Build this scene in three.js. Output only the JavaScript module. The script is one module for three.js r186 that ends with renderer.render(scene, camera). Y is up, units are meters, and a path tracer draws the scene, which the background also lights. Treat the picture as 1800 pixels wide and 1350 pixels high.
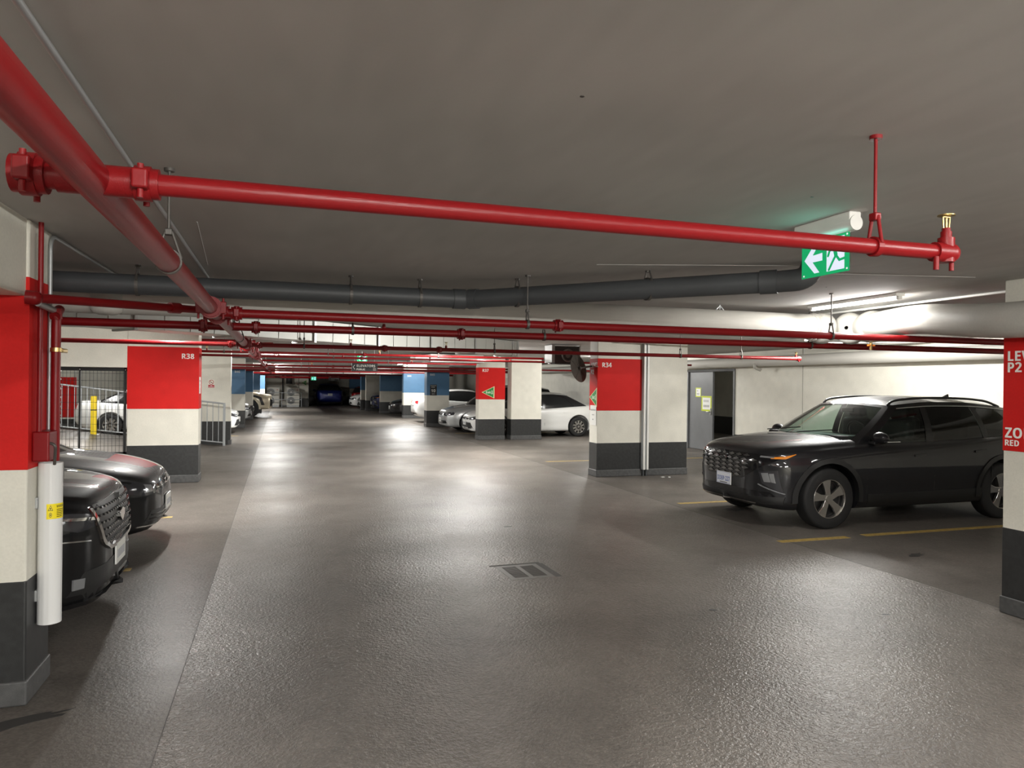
import * as THREE from 'three';
import { RectAreaLightUniformsLib } from 'three/addons/lights/RectAreaLightUniformsLib.js';
import { RoundedBoxGeometry } from 'three/addons/geometries/RoundedBoxGeometry.js';
import { TextGeometry } from 'three/addons/geometries/TextGeometry.js';
import { FontLoader } from 'three/addons/loaders/FontLoader.js';
import { mergeGeometries, mergeVertices, toCreasedNormals } from 'three/addons/utils/BufferGeometryUtils.js';
import { Brush, Evaluator, SUBTRACTION } from 'three-bvh-csg';

// ---------------------------------------------------------------- camera, renderer, light
const scene = new THREE.Scene();
scene.background = new THREE.Color(0x000000);
const camera = new THREE.PerspectiveCamera(55.98, 4 / 3, 0.05, 200);
camera.position.set(0, 1.7, 0);
{
  const R = Math.PI / 180, yaw = 17.83 * R, roll = 0.63 * R;
  const f = new THREE.Vector3(Math.sin(yaw), 0, -Math.cos(yaw));
  const rt = new THREE.Vector3(Math.cos(yaw), 0, Math.sin(yaw));
  const up = new THREE.Vector3(0, 1, 0);
  camera.up.copy(up).multiplyScalar(Math.cos(roll)).addScaledVector(rt, -Math.sin(roll));
  camera.lookAt(f.x, 1.7, f.z);
}
const renderer = new THREE.WebGLRenderer({ antialias: true });
renderer.toneMapping = THREE.LinearToneMapping;
renderer.toneMappingExposure = 1.0;
renderer.shadowMap.enabled = true;
RectAreaLightUniformsLib.init();
const LAMP = 1150;          // brightness of a strip light's area light
const LAMPC = new THREE.Color(1.0, 0.985, 0.945);
// strip lights: x, z of centre, axis, length, strength, where it hangs
const LIGHTS = [
  [5.13, -5.5, 'z', 1.05, 0.17, 'bare tube strip light on the ceiling above the front of the dark grey SUV'],
  [-1.3, -10.4, 'z', 1.45, 0.75, 'tube strip light on the ceiling between the white insulated pipe and column R38'],
  [8.3, -9.2, 'z', 1.45, 0.85, 'tube strip light on the ceiling above the roof of the dark grey SUV'],
  [3.2, -13.6, 'z', 1.45, 0.6, 'tube strip light over the lane just behind the slanting air duct'],
  [4.5, -16.6, 'z', 1.45, 1.0, 'tube strip light on the ceiling beyond column R34, in front of column R37'],
  [-0.1, -23.0, 'z', 1.45, 1.0, 'tube strip light beside the red main pipe beyond the no smoking wall'],
  [4.9, -30.8, 'z', 1.45, 1.0, 'tube strip light on the ceiling behind the blue column with the speed sign'],
  [6.2, -32.9, 'x', 1.6, 0.4, 'long tube strip light across the ceiling in front of the pale blue column'],
  [-0.3, -36.5, 'z', 1.45, 1.0, 'tube strip light over the lane near the angular truck'],
  [-0.9, -45.5, 'z', 1.45, 0.9, 'farthest tube strip light, near the outdoor units on the end wall'],
  [-1.3, 5.6, 'x', 1.45, 0.5, 'tube strip light on the ceiling well behind the viewpoint, left of the lane'],
  [1.5, 6.4, 'x', 1.45, 2.1, 'tube strip light on the ceiling well behind the viewpoint, over the lane'],
  [4.4, 5.6, 'x', 1.45, 0.8, 'tube strip light on the ceiling well behind the viewpoint, right of the lane'],
  [0.3, 0.9, 'z', 1.2, 1.15, 'tube strip light on the ceiling just behind the viewpoint, over the lane'],
  [3.3, -0.4, 'z', 1.2, 0.42, 'tube strip light on the ceiling to the right of the viewpoint, outside the view'],
  [-5.2, -24.0, 'z', 1.45, 0.35, 'tube strip light over the stalls behind the wire mesh gate'],
  [-4.4, -16.8, 'x', 1.45, 0.8, 'tube strip light over the ramp behind the wire mesh gate'],
  [13.6, -15.9, 'z', 1.2, 0.5, 'tube strip light in the room behind the open grey door'],
  [-5.6, -5.4, 'z', 1.45, 0.2, 'tube strip light over the left hand stalls, outside the view'],
  [-4.6, 0.5, 'z', 1.45, 0.3, 'tube strip light over the left hand stalls behind column 41, outside the view'],
  [8.4, -1.5, 'z', 1.45, 0.25, 'tube strip light over the right hand stalls, outside the view'],
  [9.0, -19.0, 'z', 1.45, 0.5, 'tube strip light over the stalls behind column R34'],
];

// ---------------------------------------------------------------- helpers
const font = await new FontLoader().loadAsync('fonts/droid/droid_sans_bold.typeface.json');
let seed = 12345;
const rnd = () => { seed = (seed * 1664525 + 1013904223) >>> 0; return seed / 4294967296; };
const used = {};
const numbered = n => { const k = used[n] = (used[n] ?? -1) + 1; return k ? n + '_' + String(k).padStart(3, '0') : n; };
const V = (x, y, z) => new THREE.Vector3(x, y, z);
function mesh(geo, mat, name, parent) {
  const g = Array.isArray(geo) ? mergeGeometries(geo.map(q => { const c = q.index ? q.toNonIndexed() : q.clone(); for (const a of Object.keys(c.attributes)) if (!['position', 'normal', 'uv'].includes(a)) c.deleteAttribute(a); if (!c.attributes.uv) c.setAttribute('uv', new THREE.BufferAttribute(new Float32Array(c.attributes.position.count * 2), 2)); return c; })) : geo;
  const m = new THREE.Mesh(g, mat); m.name = name; m.castShadow = m.receiveShadow = true;
  if (parent) parent.add(m);
  return m;
}
function thing(name, label, category, pos = [0, 0, 0], turn = 0, group) {
  const o = new THREE.Group(); o.name = numbered(name); scene.add(o);
  o.position.set(...pos); o.rotation.y = turn; o.userData = { label, category };
  if (group) o.userData.group = group;
  return o;
}
function single(geo, mat, name, label, category, group) {
  const m = mesh(geo, mat, numbered(name)); scene.add(m); m.userData = { label, category }; if (group) m.userData.group = group; return m;
}
function struct(geo, mat, name, label, category) { const m = mesh(geo, mat, name); scene.add(m); m.userData = { kind: 'structure', label, category }; return m; }
const box = (x0, x1, y0, y1, z0, z1) => { const g = new THREE.BoxGeometry(Math.abs(x1 - x0), Math.abs(y1 - y0), Math.abs(z1 - z0)); g.translate((x0 + x1) / 2, (y0 + y1) / 2, (z0 + z1) / 2); return uvm(g); };
const rbox = (x0, x1, y0, y1, z0, z1, r = 0.01, n = 2) => { const g = new RoundedBoxGeometry(Math.abs(x1 - x0), Math.abs(y1 - y0), Math.abs(z1 - z0), n, r); g.translate((x0 + x1) / 2, (y0 + y1) / 2, (z0 + z1) / 2); return uvm(g); };
function uvm(g) {            // uv in metres, by dominant normal
  const p = g.attributes.position, n = g.attributes.normal, u = new Float32Array(p.count * 2);
  for (let i = 0; i < p.count; i++) {
    const ax = Math.abs(n.getX(i)), ay = Math.abs(n.getY(i)), az = Math.abs(n.getZ(i));
    if (ay >= ax && ay >= az) { u[2 * i] = p.getX(i); u[2 * i + 1] = p.getZ(i); }
    else if (ax >= az) { u[2 * i] = p.getZ(i); u[2 * i + 1] = p.getY(i); }
    else { u[2 * i] = p.getX(i); u[2 * i + 1] = p.getY(i); }
  }
  g.setAttribute('uv', new THREE.BufferAttribute(u, 2)); return g;
}
function rod(a, b, r, n = 16, r2 = r) {
  const A = V(...a), B = V(...b), d = B.clone().sub(A), L = d.length();
  const g = new THREE.CylinderGeometry(r2, r, L, n); g.translate(0, L / 2, 0);
  g.applyQuaternion(new THREE.Quaternion().setFromUnitVectors(V(0, 1, 0), d.normalize())); g.translate(...a); return g;
}
function tube(pts, r, n = 12, seg = 40, tension = 0.0) {
  const c = new THREE.CurvePath(); const P = pts.map(p => V(...p)); const R = tension;
  if (!R) { for (let i = 0; i < P.length - 1; i++) c.add(new THREE.LineCurve3(P[i], P[i + 1])); }
  else {
    let cur = P[0];
    for (let i = 1; i < P.length - 1; i++) {
      const a = P[i - 1].clone().sub(P[i]).setLength(Math.min(R, P[i - 1].distanceTo(P[i]) * .49)).add(P[i]), b = P[i + 1].clone().sub(P[i]).setLength(Math.min(R, P[i + 1].distanceTo(P[i]) * .49)).add(P[i]);
      c.add(new THREE.LineCurve3(cur, a)); c.add(new THREE.QuadraticBezierCurve3(a, P[i], b)); cur = b;
    }
    c.add(new THREE.LineCurve3(cur, P[P.length - 1]));
  }
  class Q extends THREE.Curve { getPoint(t, o) { return c.getPoint(t); } }
  // per-piece sampling keeps straight runs cheap and bends smooth
  const pts2 = []; c.curves.forEach((k, i) => { const m = k.isLineCurve3 ? 1 : 8; for (let j = i ? 1 : 0; j <= m; j++) pts2.push(k.getPoint(j / m)); });
  const frames = []; let T0 = null, N = null; const pos = [], nor = [], idx = [], uv = [];
  for (let i = 0; i < pts2.length; i++) {
    const T = (i === 0 ? pts2[1].clone().sub(pts2[0]) : i === pts2.length - 1 ? pts2[i].clone().sub(pts2[i - 1]) : pts2[i + 1].clone().sub(pts2[i]).normalize().add(pts2[i].clone().sub(pts2[i - 1]).normalize())).normalize();
    if (!N) { N = Math.abs(T.y) < .9 ? V(0, 1, 0).cross(T).normalize() : V(1, 0, 0).cross(T).normalize(); } else { N = N.sub(T.clone().multiplyScalar(N.dot(T))).normalize(); }
    const B = T.clone().cross(N);
    for (let j = 0; j <= n; j++) { const a = j / n * Math.PI * 2, d = N.clone().multiplyScalar(Math.cos(a)).addScaledVector(B, Math.sin(a)); nor.push(d.x, d.y, d.z); pos.push(pts2[i].x + d.x * r, pts2[i].y + d.y * r, pts2[i].z + d.z * r); uv.push(j / n * 2 * Math.PI * r, i * .1); }
  }
  for (let i = 0; i < pts2.length - 1; i++) for (let j = 0; j < n; j++) { const a = i * (n + 1) + j, b = a + n + 1; idx.push(a, a + 1, b, b, a + 1, b + 1); }
  const e0 = pos.length / 3; for (const [i, s] of [[0, -1], [pts2.length - 1, 1]]) { const ce = pos.length / 3; const p = pts2[i]; pos.push(p.x, p.y, p.z); nor.push(0, 0, 1); uv.push(0, 0); for (let j = 0; j < n; j++) { const a = i * (n + 1) + j; s > 0 ? idx.push(a, a + 1, ce) : idx.push(a + 1, a, ce); } }
  const g = new THREE.BufferGeometry(); g.setAttribute('position', new THREE.Float32BufferAttribute(pos, 3)); g.setAttribute('normal', new THREE.Float32BufferAttribute(nor, 3)); g.setAttribute('uv', new THREE.Float32BufferAttribute(uv, 2)); g.setIndex(idx); return g;
}
function text(str, size, depth = 0.002) { const g = new TextGeometry(str, { font, size, depth, curveSegments: 4, bevelEnabled: false }); g.computeBoundingBox(); return g; }

// ---------------------------------------------------------------- procedural textures
function noiseGrid(n, cell, s) { const r = []; let k = s; for (let i = 0; i < cell * cell; i++) { k = (k * 1664525 + 1013904223) >>> 0; r.push(k / 4294967296); } return (x, y) => { const u = x / n * cell, v = y / n * cell, i = Math.floor(u), j = Math.floor(v), a = u - i, b = v - j, sa = a * a * (3 - 2 * a), sb = b * b * (3 - 2 * b), q = (p, w) => r[((w % cell + cell) % cell) * cell + (p % cell + cell) % cell]; return (q(i, j) * (1 - sa) + q(i + 1, j) * sa) * (1 - sb) + (q(i, j + 1) * (1 - sa) + q(i + 1, j + 1) * sa) * sb; }; }
function dataTex(n, fn, srgb, rep) {
  const d = new Uint8Array(n * n * 4);
  for (let y = 0; y < n; y++) for (let x = 0; x < n; x++) { const c = fn(x, y), o = (y * n + x) * 4; d[o] = Math.max(0, Math.min(255, c[0])); d[o + 1] = Math.max(0, Math.min(255, c[1] ?? c[0])); d[o + 2] = Math.max(0, Math.min(255, c[2] ?? c[0])); d[o + 3] = 255; }
  const t = new THREE.DataTexture(d, n, n); t.magFilter = THREE.LinearFilter; t.minFilter = THREE.LinearFilter; t.wrapS = t.wrapT = THREE.RepeatWrapping; t.repeat.set(rep, rep); if (srgb) t.colorSpace = THREE.SRGBColorSpace; t.needsUpdate = true; return t;
}
const nA = noiseGrid(1024, 6, 3), nB = noiseGrid(1024, 24, 7), nC = noiseGrid(1024, 128, 11), nD = noiseGrid(1024, 400, 17);
// floor coating: brown-grey, patchy wear and fine speckle, 4 m tile
const floorTex = dataTex(1024, (x, y) => { const w = nA(x, y), b = nB(x, y), c = nC(x, y), s = nD(x, y); let v = 212 + (w - .5) * 34 + (b - .5) * 16 + (c - .5) * 14 + (s - .5) * 34;  return [v, v * .985, v * .962]; }, true, 1 / 4);
const floorBump = dataTex(512, (x, y) => [(noiseBump1(x, y) * .55 + noiseBump2(x, y) * .45) * 255], false, 1 / 0.9);
function noiseBump1(x, y) { return (noiseBump1.f ??= noiseGrid(512, 60, 23))(x, y); }
function noiseBump2(x, y) { return (noiseBump2.f ??= noiseGrid(512, 170, 29))(x, y); }
const floorRough = dataTex(1024, (x, y) => { const w = nA(x + 300, y + 90), b = nB(x + 40, y + 500), c = nC(x, y); return [0, 255 * (.37 + (w - .5) * .16 + (b - .5) * .04), 0]; }, false, 1 / 5.3);
const wallTex = dataTex(512, (x, y) => { const a = nA(x * 2, y * 2), b = nB(x * 2, y * 2), c = nD(x * 2, y * 2); const v = 240 + (a - .5) * 14 + (b - .5) * 9 + (c - .5) * 9; return [v, v, v]; }, true, 1 / 3);
const wallBump = dataTex(512, (x, y) => [128 + (nC(x * 2, y * 2) - .5) * 120 + (nD(x * 2, y * 2) - .5) * 80], false, 1 / 1.5);
const ceilTex = dataTex(1024, (x, y) => { const a = nA(x, y), b = nB(x, y), c = nC(x, y * .25 | 0); let v = 236 + (a - .5) * 22 + (b - .5) * 10 + (c - .5) * 8; return [v, v * .99, v * .975]; }, true, 1 / 7);
const dustTex = dataTex(256, (x, y) => { const a = nB(x * 4, y * 4), c = nD(x * 4, y * 4); const v = 225 + (a - .5) * 40 + (c - .5) * 36; return [v, v, v]; }, true, 1 / .6);

// ---------------------------------------------------------------- materials
const M = {};
const std = (n, c, rough, metal = 0, o = {}) => M[n] = Object.assign(new THREE.MeshStandardMaterial({ color: Array.isArray(c) ? new THREE.Color().setRGB(...c) : c, roughness: rough, metalness: metal }), o);
const phy = (n, c, o) => M[n] = new THREE.MeshPhysicalMaterial({ color: new THREE.Color().setRGB(...c), ...o });
M.lane = new THREE.MeshPhysicalMaterial({ color: new THREE.Color().setRGB(.245, .228, .214), roughness: 1, specularIntensity: .34,  map: floorTex, roughnessMap: floorRough, bumpMap: floorBump, bumpScale: .0045 });
M.stall = new THREE.MeshPhysicalMaterial({ color: new THREE.Color().setRGB(.20, .186, .174), roughness: 1, specularIntensity: .1,  map: floorTex, roughnessMap: floorRough, bumpMap: floorBump, bumpScale: .0012 });
std('seam', [.09, .085, .08], .8); std('stain', [.035, .033, .031], .6);
std('yellowline', [.52, .36, .10], .6, 0, { map: dustTex });
std('ceiling', [.575, .575, .57], .85, 0, { map: ceilTex, bumpMap: wallBump, bumpScale: .0003 });
std('white', [.80, .775, .68], .55, 0, { map: wallTex, bumpMap: wallBump, bumpScale: .0006 });
std('grey', [.30, .30, .29], .6, 0, { map: wallTex });
std('dark', [.034, .035, .035], .42, 0, { map: dustTex });
std('skirt', [.10, .10, .10], .5, 0, { map: dustTex });
M.red = new THREE.MeshPhysicalMaterial({ color: new THREE.Color().setRGB(.68, .018, .016), roughness: .6, specularIntensity: .3, map: wallTex, bumpMap: wallBump, bumpScale: .0005 });
std('blue', [.075, .19, .34], .55, 0, { map: wallTex });
M.pipe = new THREE.MeshPhysicalMaterial({ color: new THREE.Color().setRGB(.215, .006, .008), roughness: .36, specularIntensity: .6, bumpMap: wallBump, bumpScale: .0004 });
std('pipedark', [.20, .012, .013], .4);
std('pipegrey', [.062, .066, .07], .5);
std('insul', [.62, .60, .55], .62, 0, { map: wallTex });
std('pvc', [.74, .74, .73], .3);
std('galv', [.40, .41, .41], .42, .6); std('steel', [.55, .55, .54], .35, .9); std('jewel', [.22, .22, .22], .18, .95); std('drainframe', [.22, .215, .2], .5, .5); std('darksteel', [.13, .12, .11], .5, .6);
std('duct', [.60, .60, .57], .42, .8); std('brass', [.55, .40, .16], .3, .9);
std('blk', [.012, .012, .012], .45); std('blkgloss', [.008, .008, .009], .12); std('rubber', [.010, .010, .010], .75);
std('rimsilver', [.62, .60, .57], .22, .95); std('rimdark', [.05, .05, .05], .3, .7); std('chrome', [.75, .75, .75], .08, 1);
std('paper', [.82, .81, .78], .7); std('ink', [.03, .03, .03], .6); std('textwhite', [.85, .84, .80], .5); std('texttan', [.55, .56, .56], .5);
std('green', [.03, .33, .11], .4); std('tape', [.62, .66, .08], .5); std('bollard', [.75, .55, .02], .45); std('orange', [.75, .2, .03], .4);
std('doorgrey', [.17, .175, .18], .45, 0, { map: wallTex }); std('rail', [.40, .42, .43], .45, .2); std('cabinet', [.72, .70, .63], .5);
std('mesh', [.025, .025, .025], .5, .4); std('labelyellow', [.80, .70, .03], .45);
std('interior', [.02, .02, .021], .8); std('seat', [.028, .028, .03], .75);
std('amber', [.75, .24, .015], .2); std('taillight', [.5, .01, .012], .15); std('lampglass', [.32, .33, .34], .12, .5);
std('lampdark', [.05, .05, .055], .1, .3);
std('mirrorback', [.055, .045, .036], .5); std('cable', [.05, .05, .05], .6); std('elevsign', [.035, .037, .04], .4);
std('fixture', [.78, .77, .73], .4); std('pillarblack', [.012, .012, .013], .25);
M.tube = new THREE.MeshStandardMaterial({ color: 0xffffff, emissive: LAMPC, emissiveIntensity: 10, roughness: .4 });
M.glassclear = new THREE.MeshPhysicalMaterial({ color: new THREE.Color().setRGB(.62, .74, .68), roughness: .03, transmission: 1, thickness: 0, ior: 1.5 });
M.glasstint = new THREE.MeshPhysicalMaterial({ color: new THREE.Color().setRGB(.03, .034, .032), roughness: .03, transmission: 1, thickness: 0, ior: 1.5 });
M.glassdark = new THREE.MeshPhysicalMaterial({ color: new THREE.Color().setRGB(.012, .013, .014), roughness: .06 });
M.lens = new THREE.MeshPhysicalMaterial({ color: new THREE.Color().setRGB(.85, .87, .88), roughness: .04, transmission: 1, thickness: 0, ior: 1.5 });
const paint = (r, g, b, rough = .35, metal = .2, spec = 1) => new THREE.MeshPhysicalMaterial({ color: new THREE.Color().setRGB(r, g, b), roughness: rough, metalness: metal, specularIntensity: spec, clearcoat: .75, clearcoatRoughness: .04 });
function canvasMat(w, h, draw, o = {}) { const c = document.createElement('canvas'); c.width = w; c.height = h; draw(c.getContext('2d'), w, h); const t = new THREE.CanvasTexture(c); t.colorSpace = THREE.SRGBColorSpace; return new THREE.MeshStandardMaterial({ map: t, roughness: .5, ...o }); }
// a printed sheet: box whose +z face carries the print
function sheet(w, h, d, m) { return new THREE.BoxGeometry(w, h, d); }

// ---------------------------------------------------------------- room shell
const CH = 2.53, XL = -9.2, XR = 10.7, ZB = 9, ZF = -52;
{
  const floor = new THREE.Group(); floor.name = 'floor'; floor.userData = { kind: 'structure', label: 'grey brown coated concrete parking garage floor', category: 'floor' }; scene.add(floor);
  const slab = (x0, x1, z0, z1, mat, name, step = .5) => {
    const nx = Math.max(1, Math.round((x1 - x0) / step)), nz = Math.max(1, Math.round((z0 - z1) / step));
    const g = new THREE.PlaneGeometry(x1 - x0, z0 - z1, 1, 1); g.rotateX(-Math.PI / 2); g.translate((x0 + x1) / 2, 0, (z0 + z1) / 2); uvm(g);
    const b = box(x0, x1, -.2, -.004, z0, z1);
    return mesh([g, b], mat, name, floor);
  };
  slab(-.52, 5.35, ZB, -58, M.lane, 'lane_coating'); slab(XL, -.523, ZB, -58, M.stall, 'stall_coating'); slab(5.353, 16, ZB, -58, M.stall, 'stall_coating');
  mesh(box(5.344, 5.356, -.01, .0008, 4, -50), M.seam, 'seam', floor); mesh(box(-.5235, -.5195, -.01, .0006, 6, -40), M.seam, 'seam', floor);
  for (const [x0, x1, z, w] of [[5.24, 6.17, -6.65, .1], [6.42, 9.9, -6.68, .1], [5.5, 9.9, -9.19, .1], [5.6, 9.9, -14.9, .1], [-6.5, -1.25, -7.2, .1], [-6.5, -1.25, -9.83, .1], [5.7, 9.9, -24.0, .1], [-6.5, -1.2, -23.9, .1]])
    mesh(box(x0, x1, -.002, .0022, z - w / 2, z + w / 2), M.yellowline, 'stall_line', floor);
  // oil and water marks on the coating
  const blot = (cx, cz, rx, rz, turn, k) => { const s = new THREE.Shape(); const n = 26; for (let i = 0; i < n; i++) { const a = i / n * Math.PI * 2, q = 1 + .35 * Math.sin(a * 3 + k) * Math.cos(a * 5 + k * 2) + .18 * Math.sin(a * 7 + k); const x = Math.cos(a) * rx * q, y = Math.sin(a) * rz * q; i ? s.lineTo(x, y) : s.moveTo(x, y); } const g = new THREE.ExtrudeGeometry(s, { depth: .0008, bevelEnabled: false }); g.rotateX(-Math.PI / 2); g.rotateY(turn); g.translate(cx, .0002, cz); return g; };
  for (const a of [[-1.27, -4.12, .30, .05, .42, 1], [-1.55, -4.2, .22, .10, .2, 2], [6.2, -5.75, .12, .05, .2, 3], [2.6, -8.2, .05, .03, 0, 5], [6.0, -8.55, .16, .09, .1, 8], [4.35, -4.3, .03, .015, 0, 6], [3.15, -4.75, .03, .02, 0, 7]]) mesh(blot(...a), M.stain, 'stain', floor);
}
// painted chips of paper lying by the foot of column R34
const ceil = struct(box(XL - .3, 17, CH, CH + .3, ZB + .3, -59), M.ceiling, 'ceiling', 'flat painted concrete garage ceiling', 'ceiling');
for (const [a, b] of [[[2.07, -4.56], [3.42, -4.08]], [[-.42, -4.1], [-.5, -5.6]], [[3.6, -4.35], [4.9, -4.05]]]) mesh(rod([a[0], CH, a[1]], [b[0], CH, b[1]], .0035, 6), M.ceiling, 'form_line', ceil);
for (const [x, z] of [[.82, -1.92], [2.2, -2.6], [4.3, -4.9], [3.9, -4.6]]) mesh(rod([x, CH - .0015, z], [x, CH + .01, z], .007, 10), M.darksteel, 'anchor_hole', ceil);
function bandWall(name, label, axis, at, thick, a0, a1, h0 = 0, h1 = CH, dk = .6) {
  const g = new THREE.Group(); g.name = name; g.userData = { kind: 'structure', label, category: 'wall' }; scene.add(g);
  const b = (y0, y1, e = 0) => axis === 'x' ? box(at - e, at + thick + e, y0, y1, a0, a1) : box(a0, a1, y0, y1, at - e, at + thick + e);
  if (h1 > dk) mesh(b(Math.max(h0, dk), h1), M.white, 'upper_paint', g);
  if (h0 < dk) mesh(b(h0, dk, .002), M.dark, 'dark_band', g);
  return g;
}
// right wall with the double door opening between z -15.3 and -17.4
{
  const g = new THREE.Group(); g.name = 'wall_right'; g.userData = { kind: 'structure', label: 'white right hand wall with a black lower band behind the dark SUV', category: 'wall' }; scene.add(g);
  for (const [z0, z1] of [[ZB, -12.86], [-12.88, -15.27], [-17.45, -58]]) { mesh(box(XR, XR + .25, .52, CH, z0, z1), M.white, 'upper_paint', g); mesh(box(XR - .002, XR + .25, 0, .52, z0, z1), M.dark, 'dark_band', g); }
  mesh(box(XR + .012, XR + .25, 0, CH, -12.84, -12.9), M.seam, 'joint', g);
  mesh(box(XR, XR + .25, 2.14, CH, -15.27, -17.45), M.white, 'upper_paint', g);
}
struct(box(XL - .25, XL, 0, CH, ZB, -58), M.white, 'wall_left', 'white wall behind the left hand stalls', 'wall');
struct(box(XL, 16, 0, CH, ZB, ZB + .25), M.white, 'wall_behind', 'white wall behind the viewpoint', 'wall');
// room behind the door
{
  const g = bandWall('wall_door_room', 'white wall with a black band seen through the open door', 'x', 15.2, .2, -8, -24, 0, CH, .62);
  mesh(box(XR + .25, 15.2, 0, CH, -8, -8.2), M.white, 'side_wall', g); mesh(box(XR + .25, 15.2, 0, CH, -24, -24.2), M.white, 'side_wall', g);
}
// door: frame, closed grey leaf with notices, open right half
{
  const d = new THREE.Group(); d.name = 'door_1'; d.userData = { kind: 'structure', label: 'grey steel double door in the right wall, one leaf open', category: 'door' }; scene.add(d);
  mesh([box(XR - .03, XR + .28, 0, 2.14, -15.27, -15.33), box(XR - .03, XR + .28, 0, 2.14, -17.39, -17.45), box(XR - .03, XR + .28, 2.08, 2.14, -15.33, -17.39)], M.doorgrey, 'door_frame', d);
  const leaf = mesh(rbox(XR + .02, XR + .07, .01, 2.08, -16.28, -17.39, .006), M.doorgrey, 'door_leaf', d);
  mesh([rbox(XR - .01, XR + .02, .95, 1.12, -16.33, -16.36, .006), rod([XR - .01, 1.03, -16.34], [XR - .05, 1.03, -16.34], .01), rod([XR - .05, 1.03, -16.33], [XR - .05, 1.03, -16.46], .011)], M.steel, 'door_handle', leaf);
  const open = mesh(rbox(XR + .3, XR + 1.36, .01, 2.08, -15.31, -15.36, .006), M.doorgrey, 'door_leaf', d);
}
// end wall, recess and blue wall at the far end of the lane
{
  const g = bandWall('wall_end', 'pale far end wall behind the outdoor units', 'z', ZF - .25, .25, XL, 1.25, 0, CH, .02); mesh(box(XL, 1.25, 0, .1, ZF - .1, ZF + .03), M.grey, 'curb', g);
  bandWall('wall_end_pier', 'white pier with black foot and small green sign at the lane end', 'z', ZF - .25, .45, 1.27, 1.9, 0, CH, .56);
  bandWall('wall_recess', 'shadowed back wall of the far parking recess', 'z', -58, .25, 1.5, XR, 0, CH, .6);
  const b = bandWall('wall_end_blue', 'far wall with a blue band over white at the right of the recess', 'z', -55.2, .25, 4.95, XR, 0, CH, .6);
  mesh(box(4.95, 6.9, 1.22, 2.15, -55.2, -54.945), M.blue, 'blue_band', b);
  mesh(box(1.9, 1.95, 0, CH, -52, -58), M.grey, 'recess_side', b);
  mesh(box(1.9, 6.9, 2.2, CH, -52.5, -52.8), M.grey, 'recess_lintel', b);
}
// low wall, lintel and ramp behind the mesh gate, wall with the no smoking sign
bandWall('wall_gate', 'cream wall above and beside the wire mesh gate', 'z', -13.45, .35, -9.2, -2.36, 1.9, CH, .1);
bandWall('wall_gate_foot', 'dark low wall under the wire mesh gate', 'z', -13.45, .35, -9.2, -2.36, 0, .44, .44);
bandWall('wall_gate_side', 'cream wall left of the wire mesh gate', 'z', -13.45, .35, -9.2, -6.4, .44, 1.9, .1);
{
  const g = bandWall('wall_no_smoking', 'white wall with the no smoking sign and a black foot', 'z', -21.0, .3, -2.9, -1.24, 0, CH, .62);
  mesh(box(-1.30, -1.22, 0, .12, -20.68, -21.02), M.skirt, 'skirting', g);
}
{
  const s = new THREE.Shape(); s.moveTo(-1.6, 0); s.lineTo(-9.2, 1.0); s.lineTo(-9.2, 0); const e = new THREE.ExtrudeGeometry(s, { depth: 6.9, bevelEnabled: false }); e.translate(0, 0, -20.4);
  struct(uvm(e), M.stall, 'floor_ramp', 'concrete ramp rising behind the wire mesh gate', 'ramp');
}
// beam at column 41
{
  const b = struct(rbox(-2.6, -1.26, 2.13, CH + .02, ZB, -4.36, .01), M.white, 'trim_1', 'white painted ceiling beam running back from column 41', 'beam');
}

// ---------------------------------------------------------------- columns
// faces: 'f' front (+z), 'l' (-x), 'r' (+x); spans of colour are thin coats of paint on the shaft
function column(label, x0, x1, z0, z1, o = {}) {   // z0 = front (towards the viewpoint)
  const t = thing('column', label, 'column', [(x0 + x1) / 2, 0, (z0 + z1) / 2]);
  const w = x1 - x0, d = z0 - z1, e = .0025, B = (y0, y1, k, n, m, sx0 = -w / 2, sx1 = w / 2) => mesh(rbox(sx0 - k, sx1 + k, y0, y1, -d / 2 - k, d / 2 + k, Math.min(.012, (y1 - y0) / 3)), m, n, t);
  B(0, CH, 0, 'shaft', M.white);
  B(0, o.dk ?? .63, e, 'dark_band', M.dark);
  B(0, .13, .012, 'skirting', M.skirt);
  const top = o.top ?? 2.19, bot = o.bot ?? 1.225;
  if (o.col) { const [a, b] = o.span ?? [x0, x1]; const cx = (x0 + x1) / 2; const k = e; mesh(rbox(a - cx - (a === x0 ? k : 0), b - cx + (b === x1 ? k : 0), bot, top, -d / 2 - k, d / 2 + k, .004), o.col, o.col === M.red ? 'red_band' : 'blue_band', t); }
  t.userData.dim = undefined; delete t.userData.dim;
  return { t, w, d, cx: (x0 + x1) / 2, cz: (z0 + z1) / 2 };
}
// lettering standing on a face; face 'f': origin lower left as seen from the front, 'l': seen from -x, 'r': seen from +x
function letter(c, face, str, size, u, y, m = M.textwhite, name = 'lettering') {
  const g = text(str, size); const o = mesh(g, m, name, c.t); const k = .0035;
  if (face === 'f') o.position.set(u - c.cx, y, c.d / 2 + k - .001);
  if (face === 'l') { o.rotation.y = -Math.PI / 2; o.position.set(-c.w / 2 - k + .001, y, u - c.cz); }   // reads towards +z
  if (face === 'r') { o.rotation.y = Math.PI / 2; o.position.set(c.w / 2 + k - .001, y, u - c.cz); }      // reads towards -z
  return o;
}
const col41 = column('near red and white column with 41 on it, at the left edge beside the white pipe guard', -2.9, -1.245, -4.35, -4.74, { col: M.red, top: 2.23, bot: 1.225, dk: .65 });
letter(col41, 'f', 'R41', .115, -1.70, 1.98);
const colR38 = column('red and white column marked R38 at the right end of the mesh gate', -2.36, -1.285, -13.1, -13.5, { col: M.red, top: 2.25 });
letter(colR38, 'f', 'R38', .085, -1.56, 2.06);
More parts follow.
